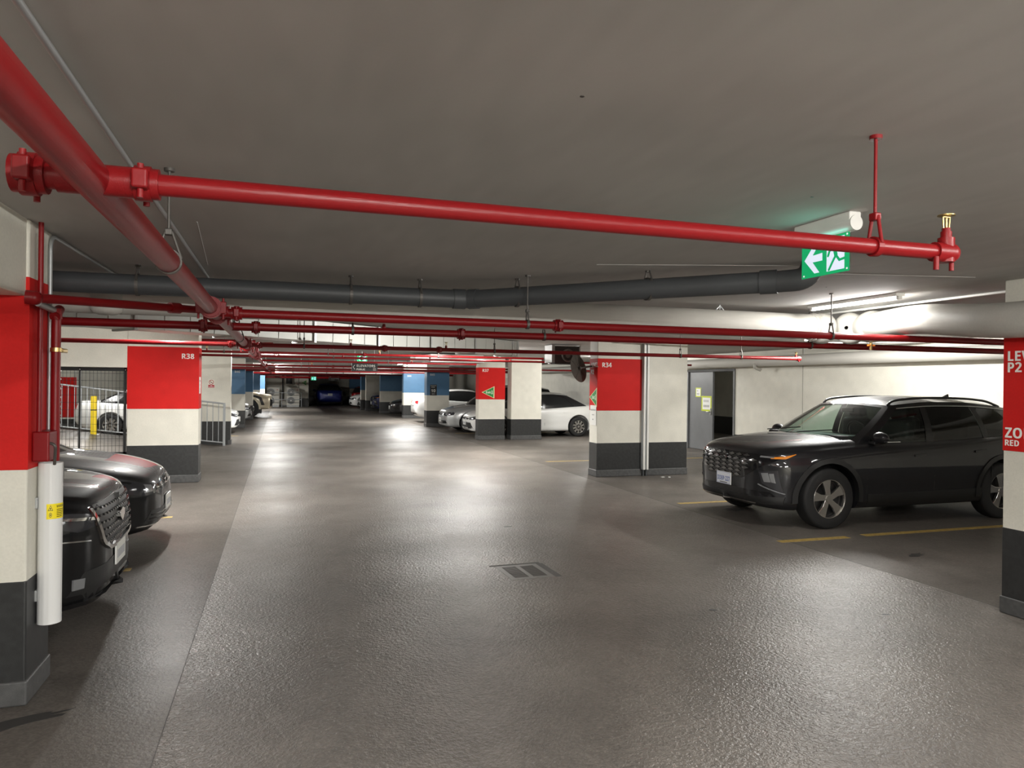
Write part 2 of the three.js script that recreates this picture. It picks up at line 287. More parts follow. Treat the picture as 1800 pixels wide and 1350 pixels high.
const colR34 = column('wide red and white column marked R34 with a grey channel up its middle', 5.58, 7.47, -12.2, -12.55, { col: M.red, span: [5.58, 6.49], top: 2.19 });
letter(colR34, 'f', 'R34', .085, 5.66, 2.03); letter(colR34, 'l', 'LEVEL', .085, -12.50, 2.03); letter(colR34, 'l', 'P2', .085, -12.50, 1.90);
const colRight = column('red and white column lettered LEVEL P2 ZONE RED at the right edge', 5.26, 7.1, -3.72, -4.1, { col: M.red, top: 2.12, bot: 1.235, dk: .655 });
letter(colRight, 'l', 'LEVEL', .075, -4.075, 1.915); letter(colRight, 'l', 'P2', .075, -4.075, 1.83);
letter(colRight, 'l', 'ZONE', .078, -4.085, 1.335); letter(colRight, 'l', 'RED', .045, -4.088, 1.275);
const colR37 = column('red and white column marked R37 with the green triangular exit sign', 5.72, 6.55, -21.05, -21.4, { col: M.red, top: 2.19 });
letter(colR37, 'f', 'R37', .085, 5.82, 2.06);
column('plain white column with a black foot between column R37 and the white sedan', 6.72, 7.7, -20.95, -21.35, {});
const colB10 = column('blue and white column carrying the black speed sign', 5.46, 6.35, -27.8, -28.3, { col: M.blue, top: 2.15 });
letter(colB10, 'f', 'B45', .08, 5.58, 1.99, M.texttan);
const colB44 = column('pale lit blue and white column left of the speed sign column', 5.66, 7.4, -34.6, -35.0, { col: M.blue, top: 2.15 }); letter(colB44, 'f', 'B44', .08, 5.84, 1.99, M.texttan);
column('blue and white column behind the white sedan seen from the rear', 5.3, 6.6, -40.2, -40.6, { col: M.blue, top: 2.12 });
column('plain far column above the dark blue parked car', 4.9, 6.2, -43.6, -44.0, {});
column('farthest narrow blue column on the right', 4.78, 5.4, -45.2, -45.6, { col: M.blue, top: 2.1 });
const colB46 = column('blue and white column beyond the no smoking wall on the left', -2.6, -1.2, -28.0, -28.4, { col: M.blue, top: 2.15 });
letter(colB46, 'f', 'B46', .08, -1.56, 2.0, M.texttan);
column('second blue column on the left, behind the silver car', -2.4, -1.12, -33.9, -34.3, { col: M.blue, top: 2.15 });
column('third blue column on the left, behind the angular truck', -2.4, -1.02, -41.5, -41.9, { col: M.blue, top: 2.15 });
column('farthest blue column on the left, pale in the lamp light', -2.2, -.86, -47.0, -47.4, { col: M.blue, top: 2.12 });
column('column with a red painted panel seen through the mesh gate', -7.7, -6.9, -29.0, -29.3, { col: M.red, top: 1.77, bot: .35, dk: .3 });

// ---------------------------------------------------------------- strip lights
for (const [x, z, ax, L, s, label] of LIGHTS) {
  const t = thing('strip_light', label, 'light', [x, CH, z], ax === 'x' ? Math.PI / 2 : 0);
  mesh(rbox(-.05, .05, -.028, 0, -L / 2 - .03, L / 2 + .03, .006), M.fixture, 'housing', t);
  for (const k of [-1, 1]) mesh(rbox(-.02, .02, -.06, -.024, k * (L / 2 + .012) - .017, k * (L / 2 + .012) + .017, .006), M.fixture, 'lamp_holder', t);
  mesh(rod([0, -.043, -L / 2], [0, -.043, L / 2], .0135, 12), M.tube, 'tube', t);
  for (const k of [-1, 1]) { const a = new THREE.RectAreaLight(LAMPC, LAMP * s, .03, L); a.position.set(k * .012, -.06, 0); a.rotation.order = 'ZXY'; a.rotation.set(-Math.PI / 2, 0, k * .75); t.add(a); }   // face down, one to each side
}

// ---------------------------------------------------------------- sprinkler pipes
const PY = 2.165;
function coupling(p, axis, r, parent, mat = M.pipe) {   // grooved coupling with two bolted ears
  const a = axis === 'x' ? [.035, 0, 0] : [0, 0, .035]; const q = [rod([p[0] - a[0], p[1], p[2] - a[2]], [p[0] + a[0], p[1], p[2] + a[2]], r * 1.42, 18)];
  q.push(rod([p[0] - a[0] * .5, p[1], p[2] - a[2] * .5], [p[0] + a[0] * .5, p[1], p[2] + a[2] * .5], r * 1.62, 18));
  for (const s of [-1, 1]) { const o = axis === 'x' ? [0, 0, s * r * 1.7] : [s * r * 1.7, 0, 0]; q.push(rbox(p[0] + o[0] - .018, p[0] + o[0] + .018, p[1] - r * .9, p[1] + r * .9, p[2] + o[2] - .018, p[2] + o[2] + .018, .006)); q.push(rod([p[0] + o[0], p[1] - r * 1.7, p[2] + o[2]], [p[0] + o[0], p[1] + r * 1.4, p[2] + o[2]], .0075, 8)); }
  return mesh(q, mat, 'coupling', parent);
}
function hanger(x, z, y, r, parent, axis = 'x', mat = M.pipe) {
  const a = axis === 'x';
  const q = [rod([x, y + r + .07, z], [x, CH - .0, z], .0055, 8), rod([x, CH - .012, z], [x, CH, z], .02, 10)];
  const loop = []; const n = 20; for (let i = 0; i <= n; i++) { const t = -Math.PI / 2 + (i / n) * Math.PI * 2; loop.push(t); }
  const s = new THREE.Shape(); s.absarc(0, 0, r + .007, 0, Math.PI * 2); const h = new THREE.Path(); h.absarc(0, 0, r + .001, 0, Math.PI * 2, true); s.holes.push(h);
  const g = new THREE.ExtrudeGeometry(s, { depth: .022, bevelEnabled: false, curveSegments: 16 }); g.translate(0, 0, -.011); if (a) g.rotateY(Math.PI / 2); g.translate(x, y, z); q.push(g);
  for (const k of [-1, 1]) { const u = k * (r + .004); q.push(a ? rod([x, y + r * .3, z + u], [x, y + r + .075, z + k * .012], .006, 8) : rod([x + u, y + r * .3, z], [x + k * .012, y + r + .075, z], .006, 8)); }
  q.push(rbox(x - .013, x + .013, y + r + .06, y + r + .085, z - .015, z + .015, .004));
  return mesh(q, mat, 'hanger', parent);
}
function sprinkler(x, y, z, parent, r = .025) {   // upright head on the pipe
  const g = [rod([x, y + r * .6, z], [x, y + r + .022, z], .018, 12), rod([x, y + r + .022, z], [x, y + r + .034, z], .014, 8)];
  const h = [rod([x - .012, y + r + .034, z], [x - .015, y + r + .07, z], .003, 6), rod([x + .012, y + r + .034, z], [x + .015, y + r + .07, z], .003, 6), rod([x - .016, y + r + .072, z], [x + .016, y + r + .072, z], .004, 6), rod([x, y + r + .034, z], [x, y + r + .068, z], .004, 6), rod([x, y + r + .076, z], [x, y + r + .079, z], .028, 16)];
  const m = mesh(g, M.pipe, 'sprinkler_base', parent); mesh(h, M.brass, 'sprinkler_head', m); return m;
}
const MX = -.42;
{
  const t = thing('sprinkler_main', 'thick red sprinkler main pipe running down the lane under the ceiling', 'pipe');
  mesh(rod([MX, PY, 3.5], [MX, PY, -48], .043, 24), M.pipe, 'pipe', t);
  for (const z of [-4.95, -5.45, -9.4, -10.3, -13.2, -14.3, -21.8, -28.3, -33]) coupling([MX, PY, z], 'z', .043, t);
  for (const z of [-1.9, -5.2, -6.62, -9.85]) mesh(rod([MX - .07, PY, z], [MX + .087, PY, z], .036, 18), M.pipe, 'tee_outlet', t);
  for (const z of [-3.11, -8.3, -12, -17, -24, -31]) hanger(MX, z, PY, .043, t, 'z', M.darksteel);
  // riser elbow and drop beside the second set of couplings
  mesh([tube([[MX + .02, PY + .04, -13.8], [MX + .02, PY + .2, -13.8], [MX + .3, PY + .2, -13.8]], .04, 16, 40, .12)], M.pipe, 'riser_elbow', t);
}
function branch(label, x0, x1, z, y, r, o = {}) {
  const t = thing('sprinkler_branch', label, 'pipe', [0, 0, 0], 0, undefined);
  mesh(rod([x0, y, z], [x1, y, z], r, 18), o.mat ?? M.pipe, 'pipe', t);
  for (const x of o.coup ?? []) coupling([x, y, z], 'x', r, t, o.mat ?? M.pipe);
  for (const x of o.hang ?? []) hanger(x, z, y, r, t, 'x', o.hmat ?? M.pipe);
  for (const x of o.heads ?? []) sprinkler(x, y, z, t, r);
  for (const x of o.caps ?? []) { mesh([rod([x - .03, y, z], [x + .03, y, z], r * 1.35, 18), rod([x - .01, y - r * 1.9, z + r], [x - .01, y - r, z + r], .008, 8), rod([x + .015, y - r * 1.9, z - r * .6], [x + .015, y - r, z - r * .6], .008, 8)], M.pipe, 'end_cap', t); }
  return t;
}
{
  const t = branch('nearest red sprinkler branch pipe crossing the view under the ceiling', -.56, 2.15, -1.9, PY, .0255, { hang: [1.86], coup: [-.312] });
  coupling([-.545, PY, -1.9], 'x', .03, t);
  mesh([rod([-.47, PY, -1.9], [-.54, PY, -1.9], .03, 18)], M.pipe, 'stub', t);
  mesh([rod([2.11, PY, -1.9], [2.18, PY, -1.9], .033, 18), rod([2.165, PY - .033, -1.9], [2.165, PY + .05, -1.9], .027, 16), new THREE.SphereGeometry(.034, 16, 12).translate(2.18, PY, -1.9), rbox(2.19, 2.215, PY - .015, PY + .012, -1.92, -1.885, .005), rod([2.10, PY - .065, -1.88], [2.10, PY - .02, -1.88], .009, 8), rod([2.19, PY - .06, -1.9], [2.19, PY - .02, -1.9], .008, 8)], M.pipe, 'end_elbow', t);
  sprinkler(2.165, PY + .02, -1.9, t, .03);
}
branch('second red sprinkler branch pipe in front of the white insulated pipe', MX, 8.6, -5.2, PY - .01, .03, { coup: [-.28, 2.04], hang: [1.79, 4.62, 7.4], hmat: M.darksteel });
{
  const t = thing('sprinkler_branch', 'short red pipe from the main to the foot valve of column 41', 'pipe');
  mesh(rod([MX, PY, -5.2], [-1.20, 2.115, -4.28], .024, 16), M.pipe, 'pipe', t);
  const c = V(MX, PY, -5.2).lerp(V(-1.2, 2.115, -4.28), .28); mesh([rod(V(MX, PY, -5.2).lerp(V(-1.2, 2.115, -4.28), .24).toArray(), V(MX, PY, -5.2).lerp(V(-1.2, 2.115, -4.28), .30).toArray(), .034, 16)], M.pipe, 'coupling', t);
  mesh([new THREE.SphereGeometry(.036, 16, 12).translate(-1.2, 2.115, -4.28), rod([-1.2, 2.115, -4.28], [-1.24, 2.118, -4.275], .036, 14)], M.pipe, 'elbow', t);
  mesh(rod([-1.19, 2.09, -4.29], [-1.18, 2.075, -4.56], .017, 14), M.galv, 'nipple', t);
  mesh([rod([-1.175, 2.09, -4.55], [-1.175, 2.03, -4.56], .03, 16), rod([-1.175, 2.04, -4.53], [-1.175, 2.09, -4.62], .026, 14)], M.pipe, 'valve_body', t);
  mesh(rod([-1.175, 1.25, -4.56], [-1.175, 2.06, -4.56], .0235, 16), M.pipe, 'drain_pipe', t);
  mesh([rod([-1.175, 1.85, -4.56], [-1.175, 1.872, -4.56], .029, 12), rod([-1.175, 1.862, -4.56], [-1.175, 1.86, -4.68], .008, 8), rbox(-1.185, -1.165, 1.85, 1.873, -4.66, -4.76, .006)], M.brass, 'brass_cock', t);
  mesh([rod([-1.213, 1.3, -4.42], [-1.213, CH, -4.42], .013, 12), rod([-1.213, 1.42, -4.42], [-1.213, 1.30, -4.47], .013, 12)], M.pipe, 'thin_riser', t);
  mesh([rbox(-1.241, -1.16, 1.26, 1.42, -4.40, -4.60, .01)], M.pipe, 'bracket', t);
  mesh(tube([[-1.17, 1.36, -4.42], [-1.13, 1.35, -4.40], [-1.15, 1.24, -4.46]], .008, 8, 20, .03), M.darksteel, 'drain_hook', t);
}
branch('third red sprinkler branch, dark and thick below the sheet metal duct', -5.4, 8.8, -6.62, PY, .034, { coup: [-.62, -.2, 1.62], hang: [.62, 2.45, 5.6], heads: [.9], mat: M.pipe, hmat: M.darksteel });
branch('fourth sprinkler branch crossing in front of the R38 and R34 columns', -6.2, 8.1, -9.85, PY, .027, { coup: [-.6, -.25, 1.35, 2.1], hang: [-3.4, .3, 2.9, 5.9, 7.0], heads: [.9, 2.2, 8.05], hmat: M.darksteel, caps: [8.1] });
branch('thick red pipe stub high up beyond column R38', -4, -.42, -13.8, 2.4, .04);
branch('sprinkler branch just beyond column R38, dark red', -4, 5.4, -14.6, 2.25, .024, { coup: [1.6], hang: [.9, -1.0, 3.1], heads: [1.9, -1.3], hmat: M.darksteel });
branch('sprinkler branch in front of the far exit sign', -4, 9.9, -16, 2.225, .024, { coup: [1.7], hang: [1.1, 8.2], heads: [1.3, 5.1], hmat: M.darksteel });
branch('bright red sprinkler branch ending near column R37', MX, 4.9, -18.3, 2.2, .024, { hang: [2.6], heads: [3.2], hmat: M.darksteel });
branch('sprinkler branch above the no smoking wall', -3, 9.9, -22, 2.16, .028, { coup: [-.5, 1.5], hang: [.6, 3.7], heads: [.9, 2.6], hmat: M.darksteel });
branch('sprinkler branch in front of the speed sign column', -4, 9.9, -27.3, 2.165, .05, { mat: M.pipedark, hang: [1, 4], hmat: M.darksteel });
branch('sprinkler branch before the pale blue column', -3, 10, -32.6, 2.16, .034, { hang: [2, 5] });
branch('far thick red sprinkler branch over the lane', -3, 9, -38.5, 2.13, .05, { mat: M.pipe, hang: [2] });
branch('farthest red sprinkler branch before the end wall', -2, 5.2, -44, 2.1, .06, { mat: M.pipe, hang: [0, 4] });
branch('low far red pipe in front of the end wall', -2, 5.4, -49, 1.98, .07, { mat: M.pipe, hang: [-1, 3] });

// ---------------------------------------------------------------- drain pipe, insulated pipes, conduits, ducts
{
  const t = thing('drain_pipe', 'dark grey plastic drain pipe with an elbow going up into the ceiling', 'pipe');
  const A = [-4.5, 2.385, -5.87], B = [1.45, 2.385, -5.72], C = [3.18, 2.405, -4.05], D = [3.38, 2.41, -3.86];
  mesh(rod(A, B, .073, 24), M.pipegrey, 'pipe', t); mesh(rod(B, C, .073, 24), M.pipegrey, 'pipe', t);
  mesh(tube([C, [3.30, 2.41, -3.93], [3.33, CH + .02, -3.90]], .073, 24, 40, .115), M.pipegrey, 'elbow', t);
  const dir = V(...C).sub(V(...B)).normalize(); const at = (p, d, s) => V(...p).addScaledVector(d, s).toArray();
  mesh([rod(at(C, dir, -.13), at(C, dir, -.02), .081, 24), rod([1.33, 2.385, -5.723], [1.43, 2.385, -5.72], .081, 24), rod(at(B, dir, .02), at(B, dir, .1), .081, 24), new THREE.SphereGeometry(.0735, 20, 14).translate(...B)], M.pipegrey, 'collar', t);
  for (const x of [-.98, .52, 1.06]) { const z = -5.87 + (x + 4.5) / 5.95 * .15; hanger(x, z, 2.385, .074, t, 'x', M.darksteel); }
  for (const s of [.45, 1.5]) { const p = at(B, dir, s); hanger(p[0], p[2], p[1], .076, t, 'x', M.darksteel); }
}
{
  const t = thing('insulated_pipe', 'large white insulated pipe crossing under the ceiling with bulky wrapped fittings', 'pipe');
  mesh(rod([-6, 2.345, -6.35], [5.55, 2.345, -6.35], .132, 32), M.insul, 'pipe_jacket', t);
  mesh(tube([[5.85, 2.335, -6.15], [5.47, 2.33, -5.1], [5.08, 2.205, -4.0], [5.02, 2.2, -2.9], [5.02, 2.3, 8.95]], .132, 32, 40, .3), M.insul, 'pipe_jacket', t);
  const bulge = (p, ax, r, L) => { const pr = []; for (let i = 0; i <= 14; i++) { const a = -1 + 2 * i / 14; pr.push(new THREE.Vector2(Math.max(.02, r * Math.pow(1 - Math.pow(Math.abs(a), 3.2), .4)), a * L / 2)); } const g = new THREE.LatheGeometry(pr, 32); g.rotateZ(Math.PI / 2); g.rotateY(ax); g.translate(...p); return g; };
  mesh(bulge([5.52, 2.33, -6.35], 0, .165, .22), M.insul, 'flange_cover', t); mesh(bulge([5.78, 2.33, -6.22], .5, .168, .26), M.insul, 'flange_cover', t); mesh(bulge([5.80, 2.33, -5.95], 1.15, .165, .3), M.insul, 'flange_cover', t);
  mesh([rod([5.395, 2.34, -6.35], [5.41, 2.34, -6.35], .15, 28), rod([5.36, 2.34, -6.35], [5.372, 2.34, -6.35], .141, 28)], M.insul, 'wrap_band', t);
  mesh([rod([5.74, 2.09, -5.9], [5.74, 2.16, -5.9], .014, 10)], M.brass, 'drain_cock', t); mesh([rbox(5.70, 5.79, 2.125, 2.143, -5.91, -5.89, .004)], M.orange, 'valve_lever', t);
  mesh(new THREE.LatheGeometry([[.0001, -.165], [.06, -.162], [.095, -.148], [.112, -.12], [.112, 0], [.0001, 0]].map(q => new THREE.Vector2(...q)), 28).translate(-1.27, 2.36, -6.24), M.insul, 'elbow_cover', t);
  mesh([rod([4.25, 2.48, -6.35], [4.25, CH, -6.35], .008, 8), rod([4.17, 2.44, -6.35], [4.25, CH - .01, -6.35], .01, 8), rod([4.33, 2.44, -6.35], [4.25, CH - .01, -6.35], .01, 8)], M.galv, 'hanger', t);
}
{
  const t = thing('insulated_pipe', 'grey white insulated pipe running along the right wall above the dark SUV', 'pipe');
  mesh(rod([10.35, 2.27, 3], [10.35, 2.27, -30], .115, 28), M.insul, 'pipe_jacket', t);
  mesh(tube([[10.35, 2.3, -13.9], [10.2, 2.14, -13.9], [10.4, 2.08, -13.9]], .035, 14, 30, .1), M.insul, 'small_offset', t);
}
single(tube([[-.545, 2.512, 3], [-.545, 2.512, -7.2]], .0105, 10), M.galv, 'conduit', 'thin grey electrical conduit along the ceiling beside the red main', 'conduit');
single(tube([[-1.232, 1.4, -4.66], [-1.232, 2.51, -4.66], [-1.21, 2.512, -6.8]], .011, 10, 40, .09), M.galv, 'conduit', 'bent metal conduit rising up column 41 and turning along the ceiling', 'conduit');
single(tube([[5.75, 2.515, 2], [5.75, 2.515, -7.6]], .012, 10), M.fixture, 'conduit', 'white conduit along the ceiling beside the strip light near the right column', 'conduit');
single(tube([[5.95, 2.49, -12.1], [8.5, 2.45, -10.9], [8.9, 2.47, -10.2], [10.5, 2.49, -9.6]], .013, 8), M.fixture, 'conduit', 'white conduit crossing from column R34 towards the right wall', 'conduit');
single(rbox(8.42, 8.62, 2.41, 2.49, -10.98, -10.84, .01), M.fixture, 'junction_box', 'small white junction box on the conduit right of column R34', 'box');
{ // sheet metal duct across the lane
  const t = thing('air_duct', 'shiny sheet metal air duct slanting across the lane behind the red branches', 'duct');
  const A = V(-2.4, 0, -7.7), B = V(4.35, 0, -13.2); const d = B.clone().sub(A), L = d.length(), ang = -Math.atan2(d.z, d.x); t.position.set(A.x, 0, A.z); t.rotation.y = ang;
  let u = 0, k = 0; while (u < L - .05) { const w = Math.min(1.22, L - u); mesh(rbox(u + .004, u + w - .004, 2.245, 2.52, -.42, 0, .004), M.duct, 'duct_section', t);
    mesh([rbox(u + w - .022, u + w + .022, 2.222, 2.522, -.425, .022, .004)], M.steel, 'flange', t);
    for (const f of [.27, .52, .77]) mesh(rbox(u + w * f - .004, u + w * f + .004, 2.24, 2.51, 0, .006, .002), M.duct, 'crease', t);
    u += 1.22; k++; }
}
{
  const t = thing('air_duct', 'far sheet metal duct across the lane near the end wall', 'duct');
  for (let k = 0; k < 9; k++) { mesh(rbox(-.2 + k * .8, .59 + k * .8, 2.12, 2.5, -36.6, -37.1, .004), M.duct, 'duct_section', t); mesh(rbox(.58 + k * .8, .61 + k * .8, 2.1, 2.5, -36.58, -37.1, .004), M.darksteel, 'flange', t); }
}
{ // low side duct near R37
  const t = thing('air_duct', 'small grey duct under the ceiling left of column R37', 'duct');
  mesh(rbox(3.9, 5.4, 2.27, 2.5, -19.4, -20.6, .01), M.duct, 'duct_section', t); mesh(rbox(3.5, 3.9, 2.3, 2.45, -19.5, -20.3, .01), M.duct, 'duct_mouth', t);
}
{ // ceiling fan unit behind the mirror
  const t = thing('fan_unit', 'dark square fan unit under the ceiling left of column R34', 'fan', [5.62, 2.27, -14.0]);
  mesh([rbox(-.27, .27, -.15, .22, -.2, .2, .01)], M.blk, 'casing', t);
  const ring = new THREE.TorusGeometry(.12, .02, 10, 32); ring.translate(.02, .03, .205); mesh(ring, M.darksteel, 'shroud', t); mesh([rod([.02, .03, .18], [.02, .03, .215], .05, 20)], M.darksteel, 'hub', t);
  mesh(rbox(-.34, -.275, -.12, .24, -.2, .22, .005), M.grey, 'mounting_plate', t); mesh(rbox(.275, .30, -.1, .24, -.1, .2, .004), M.grey, 'mounting_plate', t);
}
{ // convex mirror seen from behind
  const t = thing('traffic_mirror', 'round convex traffic mirror seen from behind at the left side of column R34', 'mirror', [5.30, 2.0, -12.45], 0);
  const pr = []; for (let i = 0; i <= 8; i++) { const a = i / 8; pr.push(new THREE.Vector2(.255 * a + .0001, .05 * (1 - a * a))); } pr.push(new THREE.Vector2(.262, -.008)); pr.push(new THREE.Vector2(.0001, -.012));
  const g = new THREE.LatheGeometry(pr, 40); const tilt = new THREE.Quaternion().setFromUnitVectors(V(0, 1, 0), V(-.55, -.22, -.80).normalize()); g.applyQuaternion(tilt); mesh(g, M.mirrorback, 'mirror_dish', t);
  const nn = V(.55, .22, .80).normalize(); const q = []; for (let i = 0; i < 4; i++) { const a = i / 4 * Math.PI + .3; const u = V(Math.cos(a), 0, Math.sin(a)).applyQuaternion(tilt), c = nn.clone().multiplyScalar(.014); q.push(rod(u.clone().multiplyScalar(-.24).add(c).toArray(), u.clone().multiplyScalar(.24).add(c).toArray(), .004, 6)); } mesh(q, M.darksteel, 'rib', t);
  mesh([rod(nn.clone().multiplyScalar(.01).toArray(), nn.clone().multiplyScalar(.06).toArray(), .03, 12), rod(nn.clone().multiplyScalar(.05).toArray(), [.27, .05, .02], .016, 10)], M.darksteel, 'bracket', t);
}
{ // vertical channel on R34
  const t = thing('cable_channel', 'pale grey vertical channel fixed up the middle of column R34', 'channel', [6.55, 0, -12.2]);
  mesh([rbox(-.065, .075, .12, CH, .003, .05, .004)], M.rail, 'channel_back', t); mesh([rbox(-.05, -.012, .12, CH, .05, .075, .004), rbox(.022, .06, .12, CH, .05, .075, .004)], M.fixture, 'channel_rib', t);
  mesh([rod([-.03, 0, .03], [-.03, .13, .03], .018, 10), rod([.03, 0, .03], [.03, .13, .03], .018, 10)], M.pipegrey, 'cable_end', t);
}
{ // pipe guard on column 41
  const t = thing('pipe_guard', 'white plastic pipe guard with a yellow label on the side of column 41', 'pipe guard', [-1.183, 0, -4.52]);
  const s = new THREE.Shape(); s.absarc(0, 0, .058, 0, Math.PI * 2); const h = new THREE.Path(); h.absarc(0, 0, .053, 0, Math.PI * 2, true); s.holes.push(h);
  const g = new THREE.ExtrudeGeometry(s, { depth: .87, bevelEnabled: false, curveSegments: 24 }); g.rotateX(-Math.PI / 2); g.translate(0, .375, 0); mesh(toCreasedNormals(g, .6), M.pvc, 'guard_tube', t);
  mesh(rbox(.046, .054, 1.13, 1.24, -.045, -.025, .003), M.darksteel, 'clip', t);
  const lab = new THREE.CylinderGeometry(.0592, .0592, .082, 24, 1, true, -.05, 1.75); lab.translate(0, .985, 0); mesh(lab, canvasMat(256, 112, (c, w, h) => { c.fillStyle = '#f2dc12'; c.fillRect(0, 0, w, h); c.fillStyle = '#2a2505'; c.lineWidth = 4; c.strokeStyle = '#2a2505'; c.beginPath(); c.moveTo(46, 12); c.lineTo(72, 48); c.lineTo(20, 48); c.closePath(); c.stroke(); c.fillRect(40, 28, 12, 14); c.beginPath(); c.arc(46, 82, 15, 0, 7); c.stroke(); c.fillRect(40, 76, 12, 12); c.font = 'bold 26px sans-serif'; c.fillText('WARNING', 118, 30); for (let i = 0; i < 5; i++) c.fillRect(120, 42 + i * 13, 118 - i * 9, 5); }), 'warning_label', t);
  for (const y of [.5, 1.0]) mesh(rbox(-.064, -.05, y, y + .06, -.04, .04, .003), M.galv, 'strap', t);
}

// ---------------------------------------------------------------- signs and notices
function plate(name, label, cat, w, h, d, edge, print, pos, turn, group) {
  const t = thing(name, label, cat, pos, turn, group); mesh(rbox(-w / 2, w / 2, -h / 2, h / 2, -d, 0, Math.min(.004, d / 3)), edge, 'backing', t);
  const p = mesh(new THREE.PlaneGeometry(w * .995, h * .995), print, 'print', t); p.position.z = .0012; return t;
}
const exitPrint = (c, w, h) => {
  c.fillStyle = '#12a263'; c.fillRect(0, 0, w, h); c.fillStyle = '#dfe6f8';
  const P = pts => { c.beginPath(); pts.forEach(([x, y], i) => i ? c.lineTo(x * w, y * h) : c.moveTo(x * w, y * h)); c.closePath(); c.fill(); };
  P([[.06, .52], [.28, .12], [.39, .12], [.24, .42], [.45, .40], [.45, .60], [.24, .60], [.39, .90], [.28, .90]]);
  P([[.54, .08], [.90, .08], [.90, .92], [.54, .92]]); c.fillStyle = '#12a263';
  c.beginPath(); c.arc(.70 * w, .2 * h, .065 * h, 0, 7); c.fill();
  c.lineWidth = h * .075; c.strokeStyle = '#12a263'; c.lineCap = 'round'; const Ln = pts => { c.beginPath(); pts.forEach(([x, y], i) => i ? c.lineTo(x * w, y * h) : c.moveTo(x * w, y * h)); c.stroke(); };
  c.lineWidth = h * .11; Ln([[.70, .34], [.73, .54]]); c.lineWidth = h * .065; Ln([[.69, .34], [.60, .40], [.57, .52]]); Ln([[.71, .33], [.79, .44], [.85, .40]]); Ln([[.73, .54], [.66, .70], [.59, .88]]); Ln([[.73, .54], [.80, .68], [.89, .66]]);
  c.fillStyle = '#eef6f2'; for (const [x, y] of [[.05, .93], [.95, .93], [.05, .07], [.95, .07]]) { c.beginPath(); c.arc(x * w, y * h, h * .025, 0, 7); c.fill(); }
};
{
  const mk = canvasMat(512, 340, exitPrint); mk.emissiveMap = mk.map; mk.emissive = new THREE.Color(1, 1, 1); mk.emissiveIntensity = .72;
  const t = thing('exit_sign', 'lit green running man exit sign with a left arrow under the near ceiling', 'exit sign', [2.565, CH, -2.93], -Math.PI / 2);
  // sign faces -x; local x runs towards -z... housing along the ceiling
  const hs = rod([-.2, -.055, 0], [.2, -.055, 0], .036, 20); mesh([hs, rbox(-.194, .194, -.055, 0, -.034, .034, .008)], M.fixture, 'housing', t);
  mesh(rbox(-.165, .165, -.275, -.085, -.004, .004, .003), M.lens, 'acrylic_panel', t);
  const p = mesh(new THREE.PlaneGeometry(.328, .19), mk, 'print', t); p.position.set(0, -.18, .0055);
  const a = new THREE.RectAreaLight(new THREE.Color(.10, .9, .62), 1.6, .32, .18); a.position.set(0, -.18, .012); a.rotation.y = Math.PI; t.add(a);
  const gl = new THREE.RectAreaLight(new THREE.Color(.25, .95, .8), 2.2, .34, .012); gl.position.set(0, -.092, .03); gl.rotation.x = Math.PI / 2 + .5; t.add(gl);
}
{
  const mk = canvasMat(256, 170, exitPrint); mk.emissiveMap = mk.map; mk.emissive = new THREE.Color(.5, 1, 1); mk.emissiveIntensity = 1.2;
  const sign = (label, x, y, z, w, h) => { const t = thing('exit_sign', label, 'exit sign', [x, y, z]); mesh(rbox(-w / 2, w / 2, -h / 2, h / 2, -.03, 0, .004), M.fixture, 'housing', t); const p = mesh(new THREE.PlaneGeometry(w * .97, h * .94), mk, 'print', t); p.position.z = .002; mesh([rod([0, h / 2, -.015], [0, CH - y, -.015], .008, 8)], M.fixture, 'stem', t); };
  sign('small teal lit exit sign above the ELEVATORS sign', 2.09, 2.34, -19.6, .27, .18); sign('tiny far teal exit sign near the lane end', 1.95, 1.9, -45, .3, .22);
}
{
  const mk = canvasMat(512, 172, (c, w, h) => { c.fillStyle = '#2b2f31'; c.fillRect(0, 0, w, h); c.strokeStyle = '#e4e4de'; c.lineWidth = 10; c.beginPath(); c.moveTo(62, 38); c.lineTo(26, 84); c.lineTo(62, 132); c.stroke(); c.fillStyle = '#e8e8e2'; c.font = 'bold 70px sans-serif'; c.fillText('ELEVATORS', 92, 82, 392); c.font = 'bold 50px sans-serif'; c.fillText('PUBLIC', 92, 146); c.fillStyle = '#9a9a94'; c.fillRect(424, 98, 54, 54); c.fillStyle = '#2b2f31'; c.fillRect(438, 114, 10, 28); c.fillRect(456, 114, 10, 28); });
  const t = plate('hanging_sign', 'dark hanging ELEVATORS PUBLIC sign with a left arrow', 'sign', .66, .215, .04, M.elevsign, mk, [2.09, 2.09, -18.95], 0); mesh([rod([-.25, .1, -.02], [-.25, CH - 2.09, -.02], .006, 6), rod([.25, .1, -.02], [.25, CH - 2.09, -.02], .006, 6)], M.galv, 'hanger_rod', t);
  const t2 = plate('hanging_sign', 'small far copy of the ELEVATORS sign near the lane end', 'sign', .68, .2, .04, M.elevsign, mk, [3.13, 1.87, -44.6], 0); mesh([rod([-.25, .1, -.02], [-.25, CH - 1.87, -.02], .006, 6), rod([.25, .1, -.02], [.25, CH - 1.87, -.02], .006, 6)], M.galv, 'hanger_rod', t2);
}
